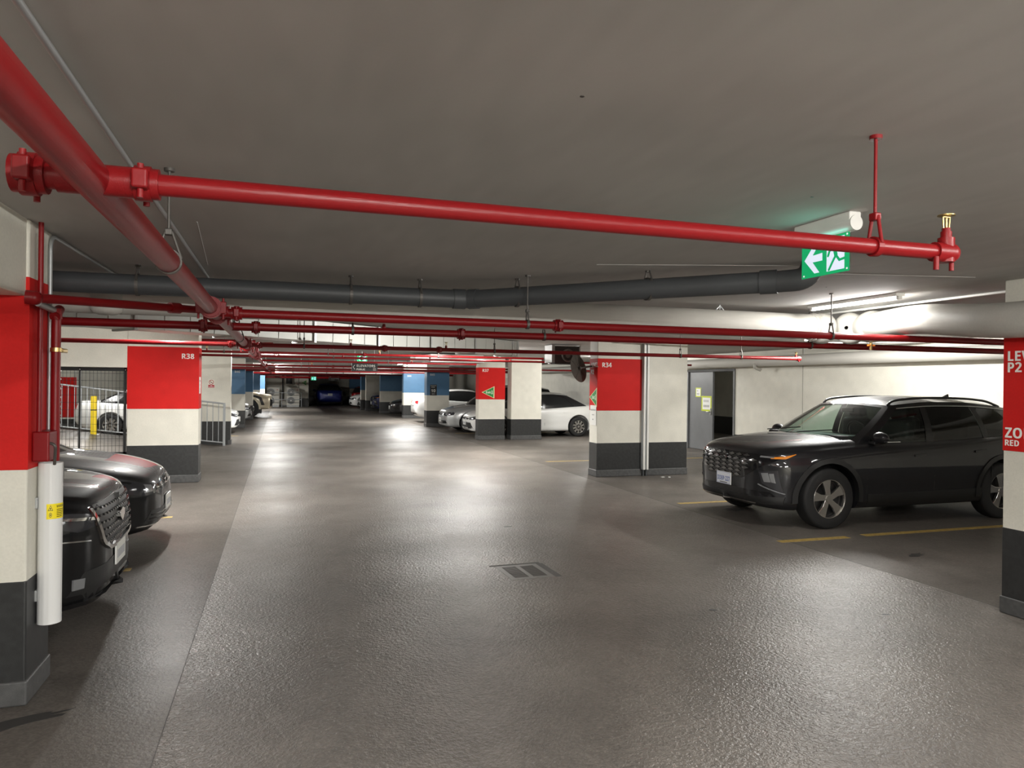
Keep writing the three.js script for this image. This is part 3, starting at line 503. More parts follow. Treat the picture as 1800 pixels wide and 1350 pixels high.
// green triangular exit signs
const triPrint = canvasMat(256, 256, (c, w, h) => { c.fillStyle = '#ded8a8'; c.fillRect(0, 0, w, h); c.fillStyle = '#23863c'; c.beginPath(); c.moveTo(22, 128); c.lineTo(238, 18); c.lineTo(238, 238); c.closePath(); c.fill(); c.fillStyle = '#f0f0e4'; c.font = 'bold 60px sans-serif'; c.fillText('Exit', 82, 150, 100); c.beginPath(); c.arc(208, 100, 10, 0, 7); c.fill(); c.fillRect(203, 108, 11, 32); c.fillRect(196, 138, 9, 28); c.fillRect(212, 138, 9, 28); });
function tri(label, w, h, pos, turn) {
  const t = thing('exit_sign', label, 'exit sign', pos, turn); const s = new THREE.Shape(); s.moveTo(-w / 2, 0); s.lineTo(w / 2, -h / 2); s.lineTo(w / 2, h / 2); s.closePath();
  const g = new THREE.ExtrudeGeometry(s, { depth: .003, bevelEnabled: false }); const p = g.attributes.position, u = g.attributes.uv; for (let i = 0; i < p.count; i++) u.setXY(i, p.getX(i) / w + .5, p.getY(i) / h + .5); mesh(g, triPrint, 'panel', t); return t;
}
tri('green triangular exit sign on the red band of column R37', .40, .37, [6.01, 1.44, -21.044], 0);
tri('green triangular exit sign on the narrow left side of column R34', .33, .36, [5.574, 1.47, -12.37], -Math.PI / 2);
tri('tiny green triangular sign on the white pier at the lane end', .36, .4, [1.6, 1.62, -51.79], 0);
// paper notices
const notePrint = canvasMat(200, 280, (c, w, h) => { c.fillStyle = '#e6e5e0'; c.fillRect(0, 0, w, h); c.fillStyle = '#777'; for (let i = 0; i < 11; i++) c.fillRect(14 + i * 16, 52 + (i * 7 % 5), 10, 22); for (let i = 0; i < 5; i++) c.fillRect(64 + i * 15, 126, 9, 14); c.fillRect(78, 190, 14, 18); c.fillRect(100, 190, 14, 18); });
plate('paper_notice', 'white paper notice on the left edge of column R34 below the green sign', 'notice', .27, .37, .002, M.paper, notePrint, [5.571, 1.135, -12.36], -Math.PI / 2);
plate('paper_notice', 'white paper notice on the right side of column R38', 'notice', .21, .28, .002, M.paper, notePrint, [-1.279, 1.62, -13.22], Math.PI / 2);
const tapePrint = (a, b) => canvasMat(200, 200, (c, w, h) => { c.fillStyle = '#b9c62c'; c.fillRect(0, 0, w, h); c.fillStyle = '#dcdcd8'; c.fillRect(22, 22, w - 44, h - 44); c.fillStyle = '#777'; for (let i = 0; i < a; i++) c.fillRect(48 + i * 26, 52, 12, 28); for (let i = 0; i < b; i++) c.fillRect(42 + i * 20, 118, 12, 30); });
plate('paper_notice', 'larger notice with yellow green tape edges on the grey door', 'notice', .47, .4, .002, M.paper, tapePrint(4, 6), [10.716, 1.24, -16.56], -Math.PI / 2);
plate('paper_notice', 'smaller notice with yellow green tape edges, higher on the grey door', 'notice', .26, .25, .002, M.paper, tapePrint(2, 5), [10.716, 1.53, -16.95], -Math.PI / 2);
plate('no_smoking_sign', 'small red and white no smoking sign on the white wall above the railing', 'sign', .165, .225, .003, M.paper, canvasMat(180, 240, (c, w, h) => { c.fillStyle = '#e6e2d6'; c.fillRect(0, 0, w, h); c.strokeStyle = '#a5343a'; c.lineWidth = 14; c.beginPath(); c.arc(90, 78, 60, 0, 7); c.stroke(); c.beginPath(); c.moveTo(48, 36); c.lineTo(132, 120); c.stroke(); c.fillStyle = '#333'; c.fillRect(58, 84, 64, 10); c.fillStyle = '#b32a34'; c.fillRect(8, 152, 164, 82); c.fillStyle = '#eee'; c.font = 'bold 30px sans-serif'; c.fillText('NO', 66, 188); c.fillText('SMOKING', 16, 222, 148); }), [-1.725, 1.62, -20.695], 0);
plate('speed_sign', 'black maximum 10 speed sign on the blue column', 'sign', .27, .42, .004, M.elevsign, canvasMat(180, 280, (c, w, h) => { c.fillStyle = '#0c0d0e'; c.fillRect(0, 0, w, h); c.fillStyle = '#c9c9c4'; c.fillRect(10, 22, 160, 10); c.font = 'bold 32px sans-serif'; c.fillText('SPEED', 32, 78, 116); c.font = 'bold 110px sans-serif'; c.fillText('10', 24, 196, 132); c.font = 'bold 30px sans-serif'; c.fillText('km/h', 50, 250); }), [5.72, 1.43, -27.794], 0);

// ---------------------------------------------------------------- gate, railings, bollard, drain, outdoor units
{
  const t = thing('mesh_gate', 'black wire mesh gate in the opening left of column R38', 'gate', [0, 0, -13.2]);
  mesh([box(-6.4, -2.37, 1.84, 1.895, -.02, .02), box(-6.4, -2.37, .45, .52, -.02, .02)], M.mesh, 'rail', t);
  for (const x of [-2.40, -3.06, -3.95, -4.85, -5.75]) mesh(box(x - (x > -2.5 ? .022 : .011), x + .011, .45, 1.895, -.02, .02), M.mesh, 'post', t);
  const wireV = new THREE.CylinderGeometry(.0026, .0026, 1.34, 6), wireH = new THREE.CylinderGeometry(.0026, .0026, 4.0, 6); wireH.rotateZ(Math.PI / 2);
  for (let i = 0; i < 72; i++) { const m = mesh(wireV, M.mesh, 'wire', t); m.position.set(-2.43 - i * .0545, 1.18, .003); }
  for (let i = 0; i < 11; i++) { const m = mesh(wireH, M.mesh, 'wire', t); m.position.set(-4.39, .62 + i * .118, -.003); }
  mesh([new THREE.SphereGeometry(.012, 10, 8).translate(-2.4, 1.86, .022), new THREE.SphereGeometry(.012, 10, 8).translate(-3.06, 1.86, .022), new THREE.SphereGeometry(.012, 10, 8).translate(-2.4, 1.5, .022)], M.steel, 'bolt', t);
}
{
  const t = thing('handrail', 'grey steel railing of vertical bars along the ramp, left of the no smoking wall', 'railing', [0, 0, -20.3]);
  const y = x => (-x - 1.37) * .125, q = .06;
  mesh([rod([-1.37, 1.1, 0], [-6.3, 1.1 + y(-6.3), 0], .022, 10)], M.rail, 'top_rail', t); mesh([rod([-1.37, q + .02, 0], [-6.3, q + y(-6.3), 0], .018, 10)], M.rail, 'bottom_rail', t);
  mesh(rbox(-1.40, -1.34, 0, 1.12, -.03, .03, .006), M.rail, 'end_post', t);
  for (let i = 1; i < 36; i++) { const x = -1.37 - i * .138; mesh(rod([x, q + y(x), 0], [x, 1.1 + y(x), 0], i % 6 ? .009 : .018, 8), M.rail, i % 6 ? 'baluster' : 'post', t); }
}
{
  const t = thing('bollard', 'yellow bollard standing on the ramp, seen through the mesh gate', 'bollard', [-4.33, .34, -20.0]);
  const pr = [[.0001, 0], [.07, 0], [.07, .92], [.062, .95], [.0001, .955]].map(a => new THREE.Vector2(...a)); mesh(new THREE.LatheGeometry(pr, 24), M.bollard, 'post', t); mesh(rbox(-.12, .12, 0, .012, -.12, .12, .004), M.galv, 'base_plate', t); mesh(rod([0, .6, 0], [0, .62, 0], .072, 24), M.rubber, 'stripe', t);
}
{
  const t = thing('wrapped_post', 'post wrapped in shiny crumpled plastic at the left of the mesh gate view', 'post', [-5.15, .46, -20.05]);
  const pr = []; for (let i = 0; i <= 40; i++) pr.push(new THREE.Vector2(.085 + .014 * Math.sin(i * 2.3) + .01 * Math.sin(i * 5.1), i / 40 * 1.6)); pr.unshift(new THREE.Vector2(.0001, 0)); pr.push(new THREE.Vector2(.0001, 1.6));
  const g = new THREE.LatheGeometry(pr, 20); const p = g.attributes.position; for (let i = 0; i < p.count; i++) { const k = 1 + .1 * Math.sin(p.getY(i) * 31 + Math.atan2(p.getZ(i), p.getX(i)) * 3); p.setX(i, p.getX(i) * k); p.setZ(i, p.getZ(i) * k); } g.computeVertexNormals();
  M.wrap = new THREE.MeshPhysicalMaterial({ color: new THREE.Color().setRGB(.78, .78, .76), roughness: .18, clearcoat: 1 }); mesh(g, M.wrap, 'plastic_wrap', t); mesh(rod([0, -.02, 0], [0, 1.75, 0], .05, 16), M.galv, 'core', t);
}
{
  const t = thing('floor_drain', 'square steel floor drain grate in the middle of the lane', 'drain', [2.13, 0, -6.2], .03);
  mesh([box(-.2, .2, -.002, .0025, -.235, -.19), box(-.2, .2, -.002, .0025, .19, .235), box(-.2, -.155, -.002, .0025, -.19, .19), box(.155, .2, -.002, .0025, -.19, .19), box(-.02, .02, -.002, .0025, -.19, .19)], M.drainframe, 'frame', t);
  mesh(box(-.155, .155, -.004, .0008, -.19, .19), M.blk, 'pit', t);
  for (let i = 0; i < 15; i++) mesh([box(-.15, -.022, 0, .003, -.178 + i * .0255, -.168 + i * .0255), box(.022, .15, 0, .003, -.178 + i * .0255, -.168 + i * .0255)], M.darksteel, 'grate_bar', t);
  mesh([box(-.25, .25, -.001, .0006, -.29, -.24), box(.205, .27, -.001, .0006, -.24, .25)], M.seam, 'sealant', t);
}
for (const [x, label] of [[-.42, 'left outdoor air conditioning unit with two fans at the end wall'], [.87, 'right outdoor air conditioning unit with two fans at the end wall']]) {
  const t = thing('outdoor_unit', label, 'air conditioner', [x, 0, -51.0]);
  mesh(rbox(-.42, .42, .1, 1.3, -.2, .18, .02), M.cabinet, 'cabinet', t); mesh(box(-.4, .4, 0, .1, -.18, .16), M.galv, 'stand', t);
  for (const y of [.42, .98]) { const g = new THREE.TorusGeometry(.23, .02, 8, 32); g.translate(-.13, y, .185); const f = mesh(g, M.rail, 'fan_guard', t); mesh(rod([-.13, y, .17], [-.13, y, .19], .225, 28), M.grey, 'fan_disc', f); mesh([rod([-.13, y, .185], [-.13, y, .2], .05, 16)], M.textwhite, 'fan_hub', f); }
  mesh(box(.25, .3, 1.12, 1.17, .18, .184), M.taillight, 'badge', t);
}
{
  const t = thing('handrail', 'low grey pipe rail in front of the outdoor units at the lane end', 'railing', [0, 0, -50.3]);
  mesh([rod([-1.1, .95, 0], [1.4, .95, 0], .025, 8), rod([-1.1, .5, 0], [1.4, .5, 0], .025, 8)], M.rail, 'rail', t); for (const x of [-1.1, .15, 1.4]) mesh(rod([x, 0, 0], [x, .97, 0], .025, 8), M.rail, 'post', t);
}
single(tube([[.2, 2.5, -51.5], [.2, 1.9, -51.6], [.22, .5, -51.7]], .05, 10, 30, .3), M.cable, 'cable_riser', 'dark cable running down the end wall between the outdoor units', 'cable');
single(rod([.62, 1.55, -51.5], [.62, 2.5, -51.5], .2, 20), M.pipegrey, 'duct_drop', 'dark grey vertical duct stub above the right outdoor unit', 'duct');
// litter by R34
for (const [x, z, a, w] of [[6.78, -11.9, .2, 'left'], [6.9, -11.86, 1.1, 'right']]) { const m = single(rbox(-.035, .035, 0, .012, -.02, .02, .004), M.paper, 'paper_scrap', w + ' one of two small white paper scraps at the foot of column R34', 'litter', 'paper scraps by column R34'); m.position.set(x, .0, z); m.rotation.y = a; }

// ---------------------------------------------------------------- cars
function pchip(P) {
  const n = P.length, d = [], m = []; for (let i = 0; i < n - 1; i++) d.push((P[i + 1][1] - P[i][1]) / (P[i + 1][0] - P[i][0]));
  m[0] = d[0]; m[n - 1] = d[n - 2]; for (let i = 1; i < n - 1; i++) m[i] = d[i - 1] * d[i] <= 0 ? 0 : 2 * d[i - 1] * d[i] / (d[i - 1] + d[i]);
  return x => { if (x <= P[0][0]) return P[0][1]; if (x >= P[n - 1][0]) return P[n - 1][1]; let i = 0; while (x > P[i + 1][0]) i++; const h = P[i + 1][0] - P[i][0], t = (x - P[i][0]) / h, a = t * t, b = a * t; return P[i][1] * (2 * b - 3 * a + 1) + h * m[i] * (b - 2 * a + t) + P[i + 1][1] * (3 * a - 2 * b) + h * m[i + 1] * (b - a); };
}
const SEC = [[0, 0], [.80, 0], [.935, .035], [.975, .12], [.985, .3], [1, .52], [.995, .72], [.975, .86], [.945, .96], [.90, 1]];
function model(s) {            // local frame: front at x = 0 facing -x, rear at x = L, y up, centred in z
  const top = pchip(s.top), sh = pchip(s.sh), bot = pchip(s.bot), W = pchip(s.W), L = s.L, sec = s.sec ?? SEC;
  const prof = x => {
    const b = bot(x), S = sh(x), T = top(x), w = W(x), h = S - b; const q = sec.map(([a, c]) => [a * w, b + c * h]);
    const tp = s.hoodEdge ?? .82; q.push([tp * w, S + (T - S) * .42], [tp * .82 * w, S + (T - S) * .72], [.4 * w, S + (T - S) * .95], [0, T]);
    let k = 1; const e = .10; if (x < e) k = s.noseK + (1 - s.noseK) * Math.sqrt(Math.max(0, 1 - (1 - x / e) ** 2)); if (x > L - e) k = .88 + .12 * Math.sqrt(Math.max(0, 1 - (1 - (L - x) / e) ** 2));
    const cy = (b + T) / 2; return q.map(([z, y]) => [z * k, cy + (y - cy) * k]);
  };
  const zAt = (x, y) => { const q = prof(x); let z = 0; for (let i = 1; i < q.length; i++) { const [a, b] = [q[i - 1], q[i]]; if ((a[1] <= y && b[1] >= y) || (a[1] >= y && b[1] <= y)) { const t = Math.abs(b[1] - a[1]) < 1e-6 ? 1 : (y - a[1]) / (b[1] - a[1]); z = Math.max(z, a[0] + (b[0] - a[0]) * t); } } return z; };
  const yAt = (x, z) => { const q = prof(x); z = Math.abs(z); for (let i = q.length - 1; i > 0; i--) { const a = q[i], b = q[i - 1]; if (z >= a[0] && z <= b[0]) return a[1] + (b[1] - a[1]) * (z - a[0]) / Math.max(1e-6, b[0] - a[0]); } return q[8][1]; };
  const xFront = (z, y) => { z = Math.abs(z); let a = 0; for (let x = 0; x <= 1.4; x += .01) { if (zAt(x, y) >= z) { if (x === 0) return 0; let lo = x - .01, hi = x; for (let i = 0; i < 12; i++) { const m = (lo + hi) / 2; zAt(m, y) >= z ? hi = m : lo = m; } return hi; } } return 1.4; };
  const xRear = (z, y) => { z = Math.abs(z); for (let x = L; x >= L - 1.4; x -= .01) { if (zAt(x, y) >= z) { if (x === L) return L; let lo = x, hi = x + .01; for (let i = 0; i < 12; i++) { const m = (lo + hi) / 2; zAt(m, y) >= z ? lo = m : hi = m; } return lo; } } return L - 1.4; };
  const drape = (view, u, v, d) => view === 'front' ? [xFront(u, v) - d, v, u] : view === 'rear' ? [xRear(u, v) + d, v, u] : view === 'side+' ? [u, v, zAt(u, v) + d] : view === 'side-' ? [u, v, -zAt(u, v) - d] : [u, yAt(u, v) + d, v];
  const lerpPoly = (P, t) => { if (P.length === 1) return P[0]; const l = [0]; for (let i = 1; i < P.length; i++) l.push(l[i - 1] + Math.hypot(P[i][0] - P[i - 1][0], P[i][1] - P[i - 1][1])); const k = t * l[l.length - 1]; let i = 0; while (i < P.length - 2 && k > l[i + 1]) i++; const f = (k - l[i]) / Math.max(1e-9, l[i + 1] - l[i]); return [P[i][0] + (P[i + 1][0] - P[i][0]) * f, P[i][1] + (P[i + 1][1] - P[i][1]) * f]; };
  // a raised panel between two polylines, laid on the body surface
  const strip = (view, A, B, d = .006, nu = 10, nv = 3, sink = .012) => {
    const pos = [], idx = []; const put = (dd) => { for (let j = 0; j <= nv; j++) for (let i = 0; i <= nu; i++) { const a = lerpPoly(A, i / nu), b = lerpPoly(B, i / nu), t = j / nv; pos.push(...drape(view, a[0] + (b[0] - a[0]) * t, a[1] + (b[1] - a[1]) * t, dd)); } };
    put(d); put(-sink); const N = (nu + 1) * (nv + 1), at = (i, j) => j * (nu + 1) + i;
    for (let j = 0; j < nv; j++) for (let i = 0; i < nu; i++) idx.push(at(i, j), at(i + 1, j), at(i + 1, j + 1), at(i, j), at(i + 1, j + 1), at(i, j + 1));
    const edge = []; for (let i = 0; i < nu; i++) edge.push([at(i, 0), at(i + 1, 0)]); for (let j = 0; j < nv; j++) edge.push([at(nu, j), at(nu, j + 1)]); for (let i = nu; i > 0; i--) edge.push([at(i, nv), at(i - 1, nv)]); for (let j = nv; j > 0; j--) edge.push([at(0, j), at(0, j - 1)]);
    for (const [a, b] of edge) idx.push(b, a, a + N, b, a + N, b + N);
    let g = new THREE.BufferGeometry(); g.setAttribute('position', new THREE.Float32BufferAttribute(pos, 3)); g.setIndex(idx);
    // orient outward
    const c0 = V(pos[0], pos[1], pos[2]), c1 = V(pos[3], pos[4], pos[5]), c2 = V(pos[(nu + 1) * 3], pos[(nu + 1) * 3 + 1], pos[(nu + 1) * 3 + 2]); const nn = c1.sub(c0).cross(c2.sub(c0)); const out = view === 'front' ? V(-1, 0, 0) : view === 'rear' ? V(1, 0, 0) : view === 'side+' ? V(0, 0, 1) : view === 'side-' ? V(0, 0, -1) : V(0, 1, 0);
    if (nn.dot(out) < 0) { const a = g.index.array; for (let i = 0; i < a.length; i += 3) { const t = a[i]; a[i] = a[i + 1]; a[i + 1] = t; } }
    g = toCreasedNormals(g, .5); return g;
  };
  // lower body
  const xs = []; for (const x of [0, .005, .015, .03, .05, .075, .1]) xs.push(x, L - x); for (let x = .15; x < L - .12; x += .09) xs.push(x); xs.sort((a, b) => a - b);
  const loops = xs.map(x => { const q = prof(x); const c = new THREE.CatmullRomCurve3(q.map(([z, y]) => V(x, y, z)), false, 'centripetal'); const r = c.getPoints(34).map(v => [v.z, v.y]); r[0][0] = 0; r[r.length - 1][0] = 0; const full = r.slice(); for (let i = r.length - 2; i > 0; i--) full.push([-r[i][0], r[i][1]]); return full; });
  const pos = [], idx = [], n = loops[0].length; loops.forEach((l, i) => l.forEach(([z, y]) => pos.push(xs[i], y, z)));
  for (let i = 0; i < xs.length - 1; i++) for (let j = 0; j < n; j++) { const a = i * n + j, b = i * n + (j + 1) % n, c = a + n, d = b + n; idx.push(a, b, c, b, d, c); }
  for (const [i, f] of [[0, 1], [xs.length - 1, 0]]) { const k = pos.length / 3, l = loops[i]; let my = 0; l.forEach(p => my += p[1]); pos.push(xs[i], my / n, 0); for (let j = 0; j < n; j++) { const a = i * n + j, b = i * n + (j + 1) % n; f ? idx.push(a, k, b) : idx.push(b, k, a); } }
  let body = new THREE.BufferGeometry(); body.setAttribute('position', new THREE.Float32BufferAttribute(pos, 3)); body.setIndex(idx); body.computeVertexNormals();
  { // make sure faces point outward
    const a = body.index.array, p = body.attributes.position; let vol = 0; const A = V(), B = V(), C = V(); for (let i = 0; i < a.length; i += 3) { A.fromBufferAttribute(p, a[i]); B.fromBufferAttribute(p, a[i + 1]); C.fromBufferAttribute(p, a[i + 2]); vol += A.dot(B.cross(C)); }
    if (vol < 0) { for (let i = 0; i < a.length; i += 3) { const t = a[i]; a[i] = a[i + 1]; a[i + 1] = t; } body.computeVertexNormals(); }
  }
  body.deleteAttribute('uv');
  const ev = new Evaluator(); ev.attributes = ['position', 'normal']; ev.useGroups = false; let br = new Brush(body); br.updateMatrixWorld();
  for (const x of s.wheels) for (const z of [-1, 1]) { const g = new THREE.CylinderGeometry(s.arch ?? s.wr + .055, s.arch ?? s.wr + .055, .34, 40); g.rotateX(Math.PI / 2); g.deleteAttribute('uv'); const c = new Brush(g); c.position.set(x, s.wr + (s.archUp ?? .015), z * (W(x) - .12)); c.updateMatrixWorld(); br = ev.evaluate(br, c, SUBTRACTION); }
  const bodyGeo = toCreasedNormals(br.geometry, .55);
  // greenhouse
  const roof = pchip(s.roof), G = s.cols, nb = G.length; // cols: [xBase, xTop, kind of panel after this edge]
  const wb = x => W(Math.max(.9, Math.min(L - .35, x))) * (s.gwb ?? .895), wr = pchip(s.wr2);
  const side = (k, f, t, sg) => { const xb = G[k][0] + (G[k + 1][0] - G[k][0]) * f, xt = G[k][1] + (G[k + 1][1] - G[k][1]) * f; const x = xb + (xt - xb) * t, yb = sh(xb) - .02, yt = roof(xt) - s.railDrop; const w = wb(xb) + (wr(xt) - wb(xb)) * t + .045 * Math.sin(Math.PI * t) * .8; return [x, yb + (yt - yb) * t, sg * w]; };
  const cF = s.cF ?? [.26, .12], cR = s.cR ?? [.1, .08];
  const wind = (end, q, t) => { const k = end ? nb - 1 : 0, sg = end ? 1 : -1, c = end ? cR : cF; const A = side(end ? nb - 2 : 0, end ? 1 : 0, t, 1); const cc = c[0] + (c[1] - c[0]) * t; const yb0 = end ? (s.rearBaseY ?? 0) : (s.cowlY ?? 0); return [A[0] + sg * cc * (1 - q * q), A[1] + (1 - q * q) * ((1 - t) * yb0 + t * s.crown * .55), A[2] * q]; };
  const roofP = (f, q) => { const tot = nb - 1, k = Math.min(tot - 1, Math.floor(f * tot)), A = side(k, f * tot - k, 1, 1); const c = f < .5 ? -cF[1] * (1 - f * 2) ** 2 : cR[1] * (f * 2 - 1) ** 2; const edge = f < .12 ? .55 + .45 * f / .12 : f > .88 ? .55 + .45 * (1 - f) / .12 : 1; return [A[0] + c * (1 - q * q), A[1] + s.crown * edge * (1 - q * q), A[2] * q]; };
  const grid = (fn, nu, nv, flip) => { const p = [], ix = []; for (let j = 0; j <= nv; j++) for (let i = 0; i <= nu; i++) p.push(...fn(i / nu, j / nv)); for (let j = 0; j < nv; j++) for (let i = 0; i < nu; i++) { const a = j * (nu + 1) + i, b = a + 1, c = a + nu + 1, d = c + 1; flip ? ix.push(a, c, b, b, c, d) : ix.push(a, b, c, b, d, c); } const g = new THREE.BufferGeometry(); g.setAttribute('position', new THREE.Float32BufferAttribute(p, 3)); g.setIndex(ix); g.computeVertexNormals(); return g; };
  const T0 = s.t0 ?? .05, T1 = s.t1 ?? .9, frame = [], glass = { side: [], front: null, rear: null };
  for (const sg of [1, -1]) for (let k = 0; k < nb - 1; k++) {
    const kind = G[k][2], fl = sg < 0;
    if (kind === 'p') frame.push(grid((u, v) => side(k, u, v, sg), 2, 10, fl));
    else { frame.push(grid((u, v) => side(k, u, v * T0, sg), 8, 1, fl), grid((u, v) => side(k, u, T1 + v * (1 - T1), sg), 8, 2, fl)); glass.side.push([kind, grid((u, v) => { const p = side(k, u, T0 + v * (T1 - T0), sg); p[2] -= sg * .006; return p; }, 8, 8, fl), sg, k]); }
  }
  const mq = s.mq ?? .9; for (const end of [0, 1]) {
    const fl = !end; frame.push(grid((u, v) => wind(end, -1 + (1 - mq) * u, v), 2, 10, !fl), grid((u, v) => wind(end, mq + (1 - mq) * u, v), 2, 10, !fl), grid((u, v) => wind(end, -mq + 2 * mq * u, .94 + .06 * v), 14, 2, !fl), grid((u, v) => wind(end, -mq + 2 * mq * u, .05 * v), 14, 1, !fl));
    const gg = grid((u, v) => { const p = wind(end, -mq + 2 * mq * u, .05 + .89 * v); return p; }, 14, 8, !fl); end ? glass.rear = gg : glass.front = gg;
  }
  const roofGeo = grid((u, v) => roofP(u, v * 2 - 1), 26, 14, true);
  return { s, prof, zAt, yAt, xFront, xRear, strip, bodyGeo, frame, glass, roofGeo, side, wind, roofP, W, sh, top };
}
// wheels ---------------------------------------------------------------
function wheelGeo(R, w, rimR, spokes, style) {
  const pr = [[rimR * .98, -w / 2 + .02], [rimR * 1.03, -w / 2], [R - .035, -w / 2 + .004], [R - .008, -w / 2 + .022], [R, -w / 2 + .05], [R, w / 2 - .05], [R - .008, w / 2 - .022], [R - .035, w / 2 - .004], [rimR * 1.03, w / 2], [rimR * .98, w / 2 - .02], [rimR * .9, 0], [rimR * .98, -w / 2 + .02]].map(a => new THREE.Vector2(...a));
  const tire = new THREE.LatheGeometry(pr, 44); tire.rotateX(Math.PI / 2);   // axis along z
  const lip = new THREE.LatheGeometry([[rimR * .93, w / 2 - .045], [rimR * .965, w / 2 - .012], [rimR, w / 2 - .006], [rimR * 1.01, w / 2 - .02], [rimR * .9, w / 2 - .1]].map(a => new THREE.Vector2(...a)), 44); lip.rotateX(Math.PI / 2);
  const back = new THREE.CylinderGeometry(rimR * .97, rimR * .97, .01, 36); back.rotateX(Math.PI / 2); back.translate(0, 0, w / 2 - .1);
  const sp = [];
  for (let i = 0; i < spokes; i++) {
    const s = new THREE.Shape(), r0 = .035, r1 = rimR * .96; if (style === 'twist') { s.moveTo(r0, -.03); s.lineTo(r0, .03); s.lineTo(rimR * .45, .052); s.lineTo(r1, .10); s.lineTo(r1 * .99, -.022); s.lineTo(rimR * .55, -.012); } else { const a = style === 'thin' ? .013 : .024; s.moveTo(r0, -a * 1.3); s.lineTo(r0, a * 1.3); s.lineTo(r1, a * .9); s.lineTo(r1, -a * .9); }
    s.closePath(); const g = new THREE.ExtrudeGeometry(s, { depth: .022, bevelEnabled: true, bevelThickness: .006, bevelSize: .004, bevelSegments: 2 }); g.rotateZ(i / spokes * Math.PI * 2 + .3); g.translate(0, 0, w / 2 - .052); sp.push(g);
  }
  const hub = new THREE.CylinderGeometry(.042, .05, .03, 24); hub.rotateX(Math.PI / 2); hub.translate(0, 0, w / 2 - .03); sp.push(hub);
  return { tire, rim: [lip, ...sp], back };
}
const wheelCache = {};
function addWheels(t, mod, rimMat) {
  const s = mod.s, key = [s.wr, s.spokes, s.rimStyle].join(); const g = wheelCache[key] ??= (() => { const q = wheelGeo(s.wr, .225, s.rimR ?? s.wr * .63, s.spokes ?? 10, s.rimStyle ?? 'wide'); const m = mesh(q.rim, M.steel, 'x'); return { tire: q.tire, rim: m.geometry, back: q.back }; })();
  for (const x of s.wheels) for (const sg of [1, -1]) { const w = new THREE.Group(); w.name = 'wheel'; w.position.set(x, s.wr, sg * (mod.W(x) - .125)); if (sg < 0) w.rotation.y = Math.PI; t.add(w); mesh(g.tire, M.rubber, 'tire', w); mesh(g.rim, rimMat, 'rim', w); mesh(g.back, M.rimdark, 'brake_disc', w); }
}
const shareCache = new Map();
function merged(mod, key, list) { const k = key; let c = shareCache.get(mod); if (!c) shareCache.set(mod, c = {}); return c[k] ??= mesh(list, M.blk, 'x').geometry; }
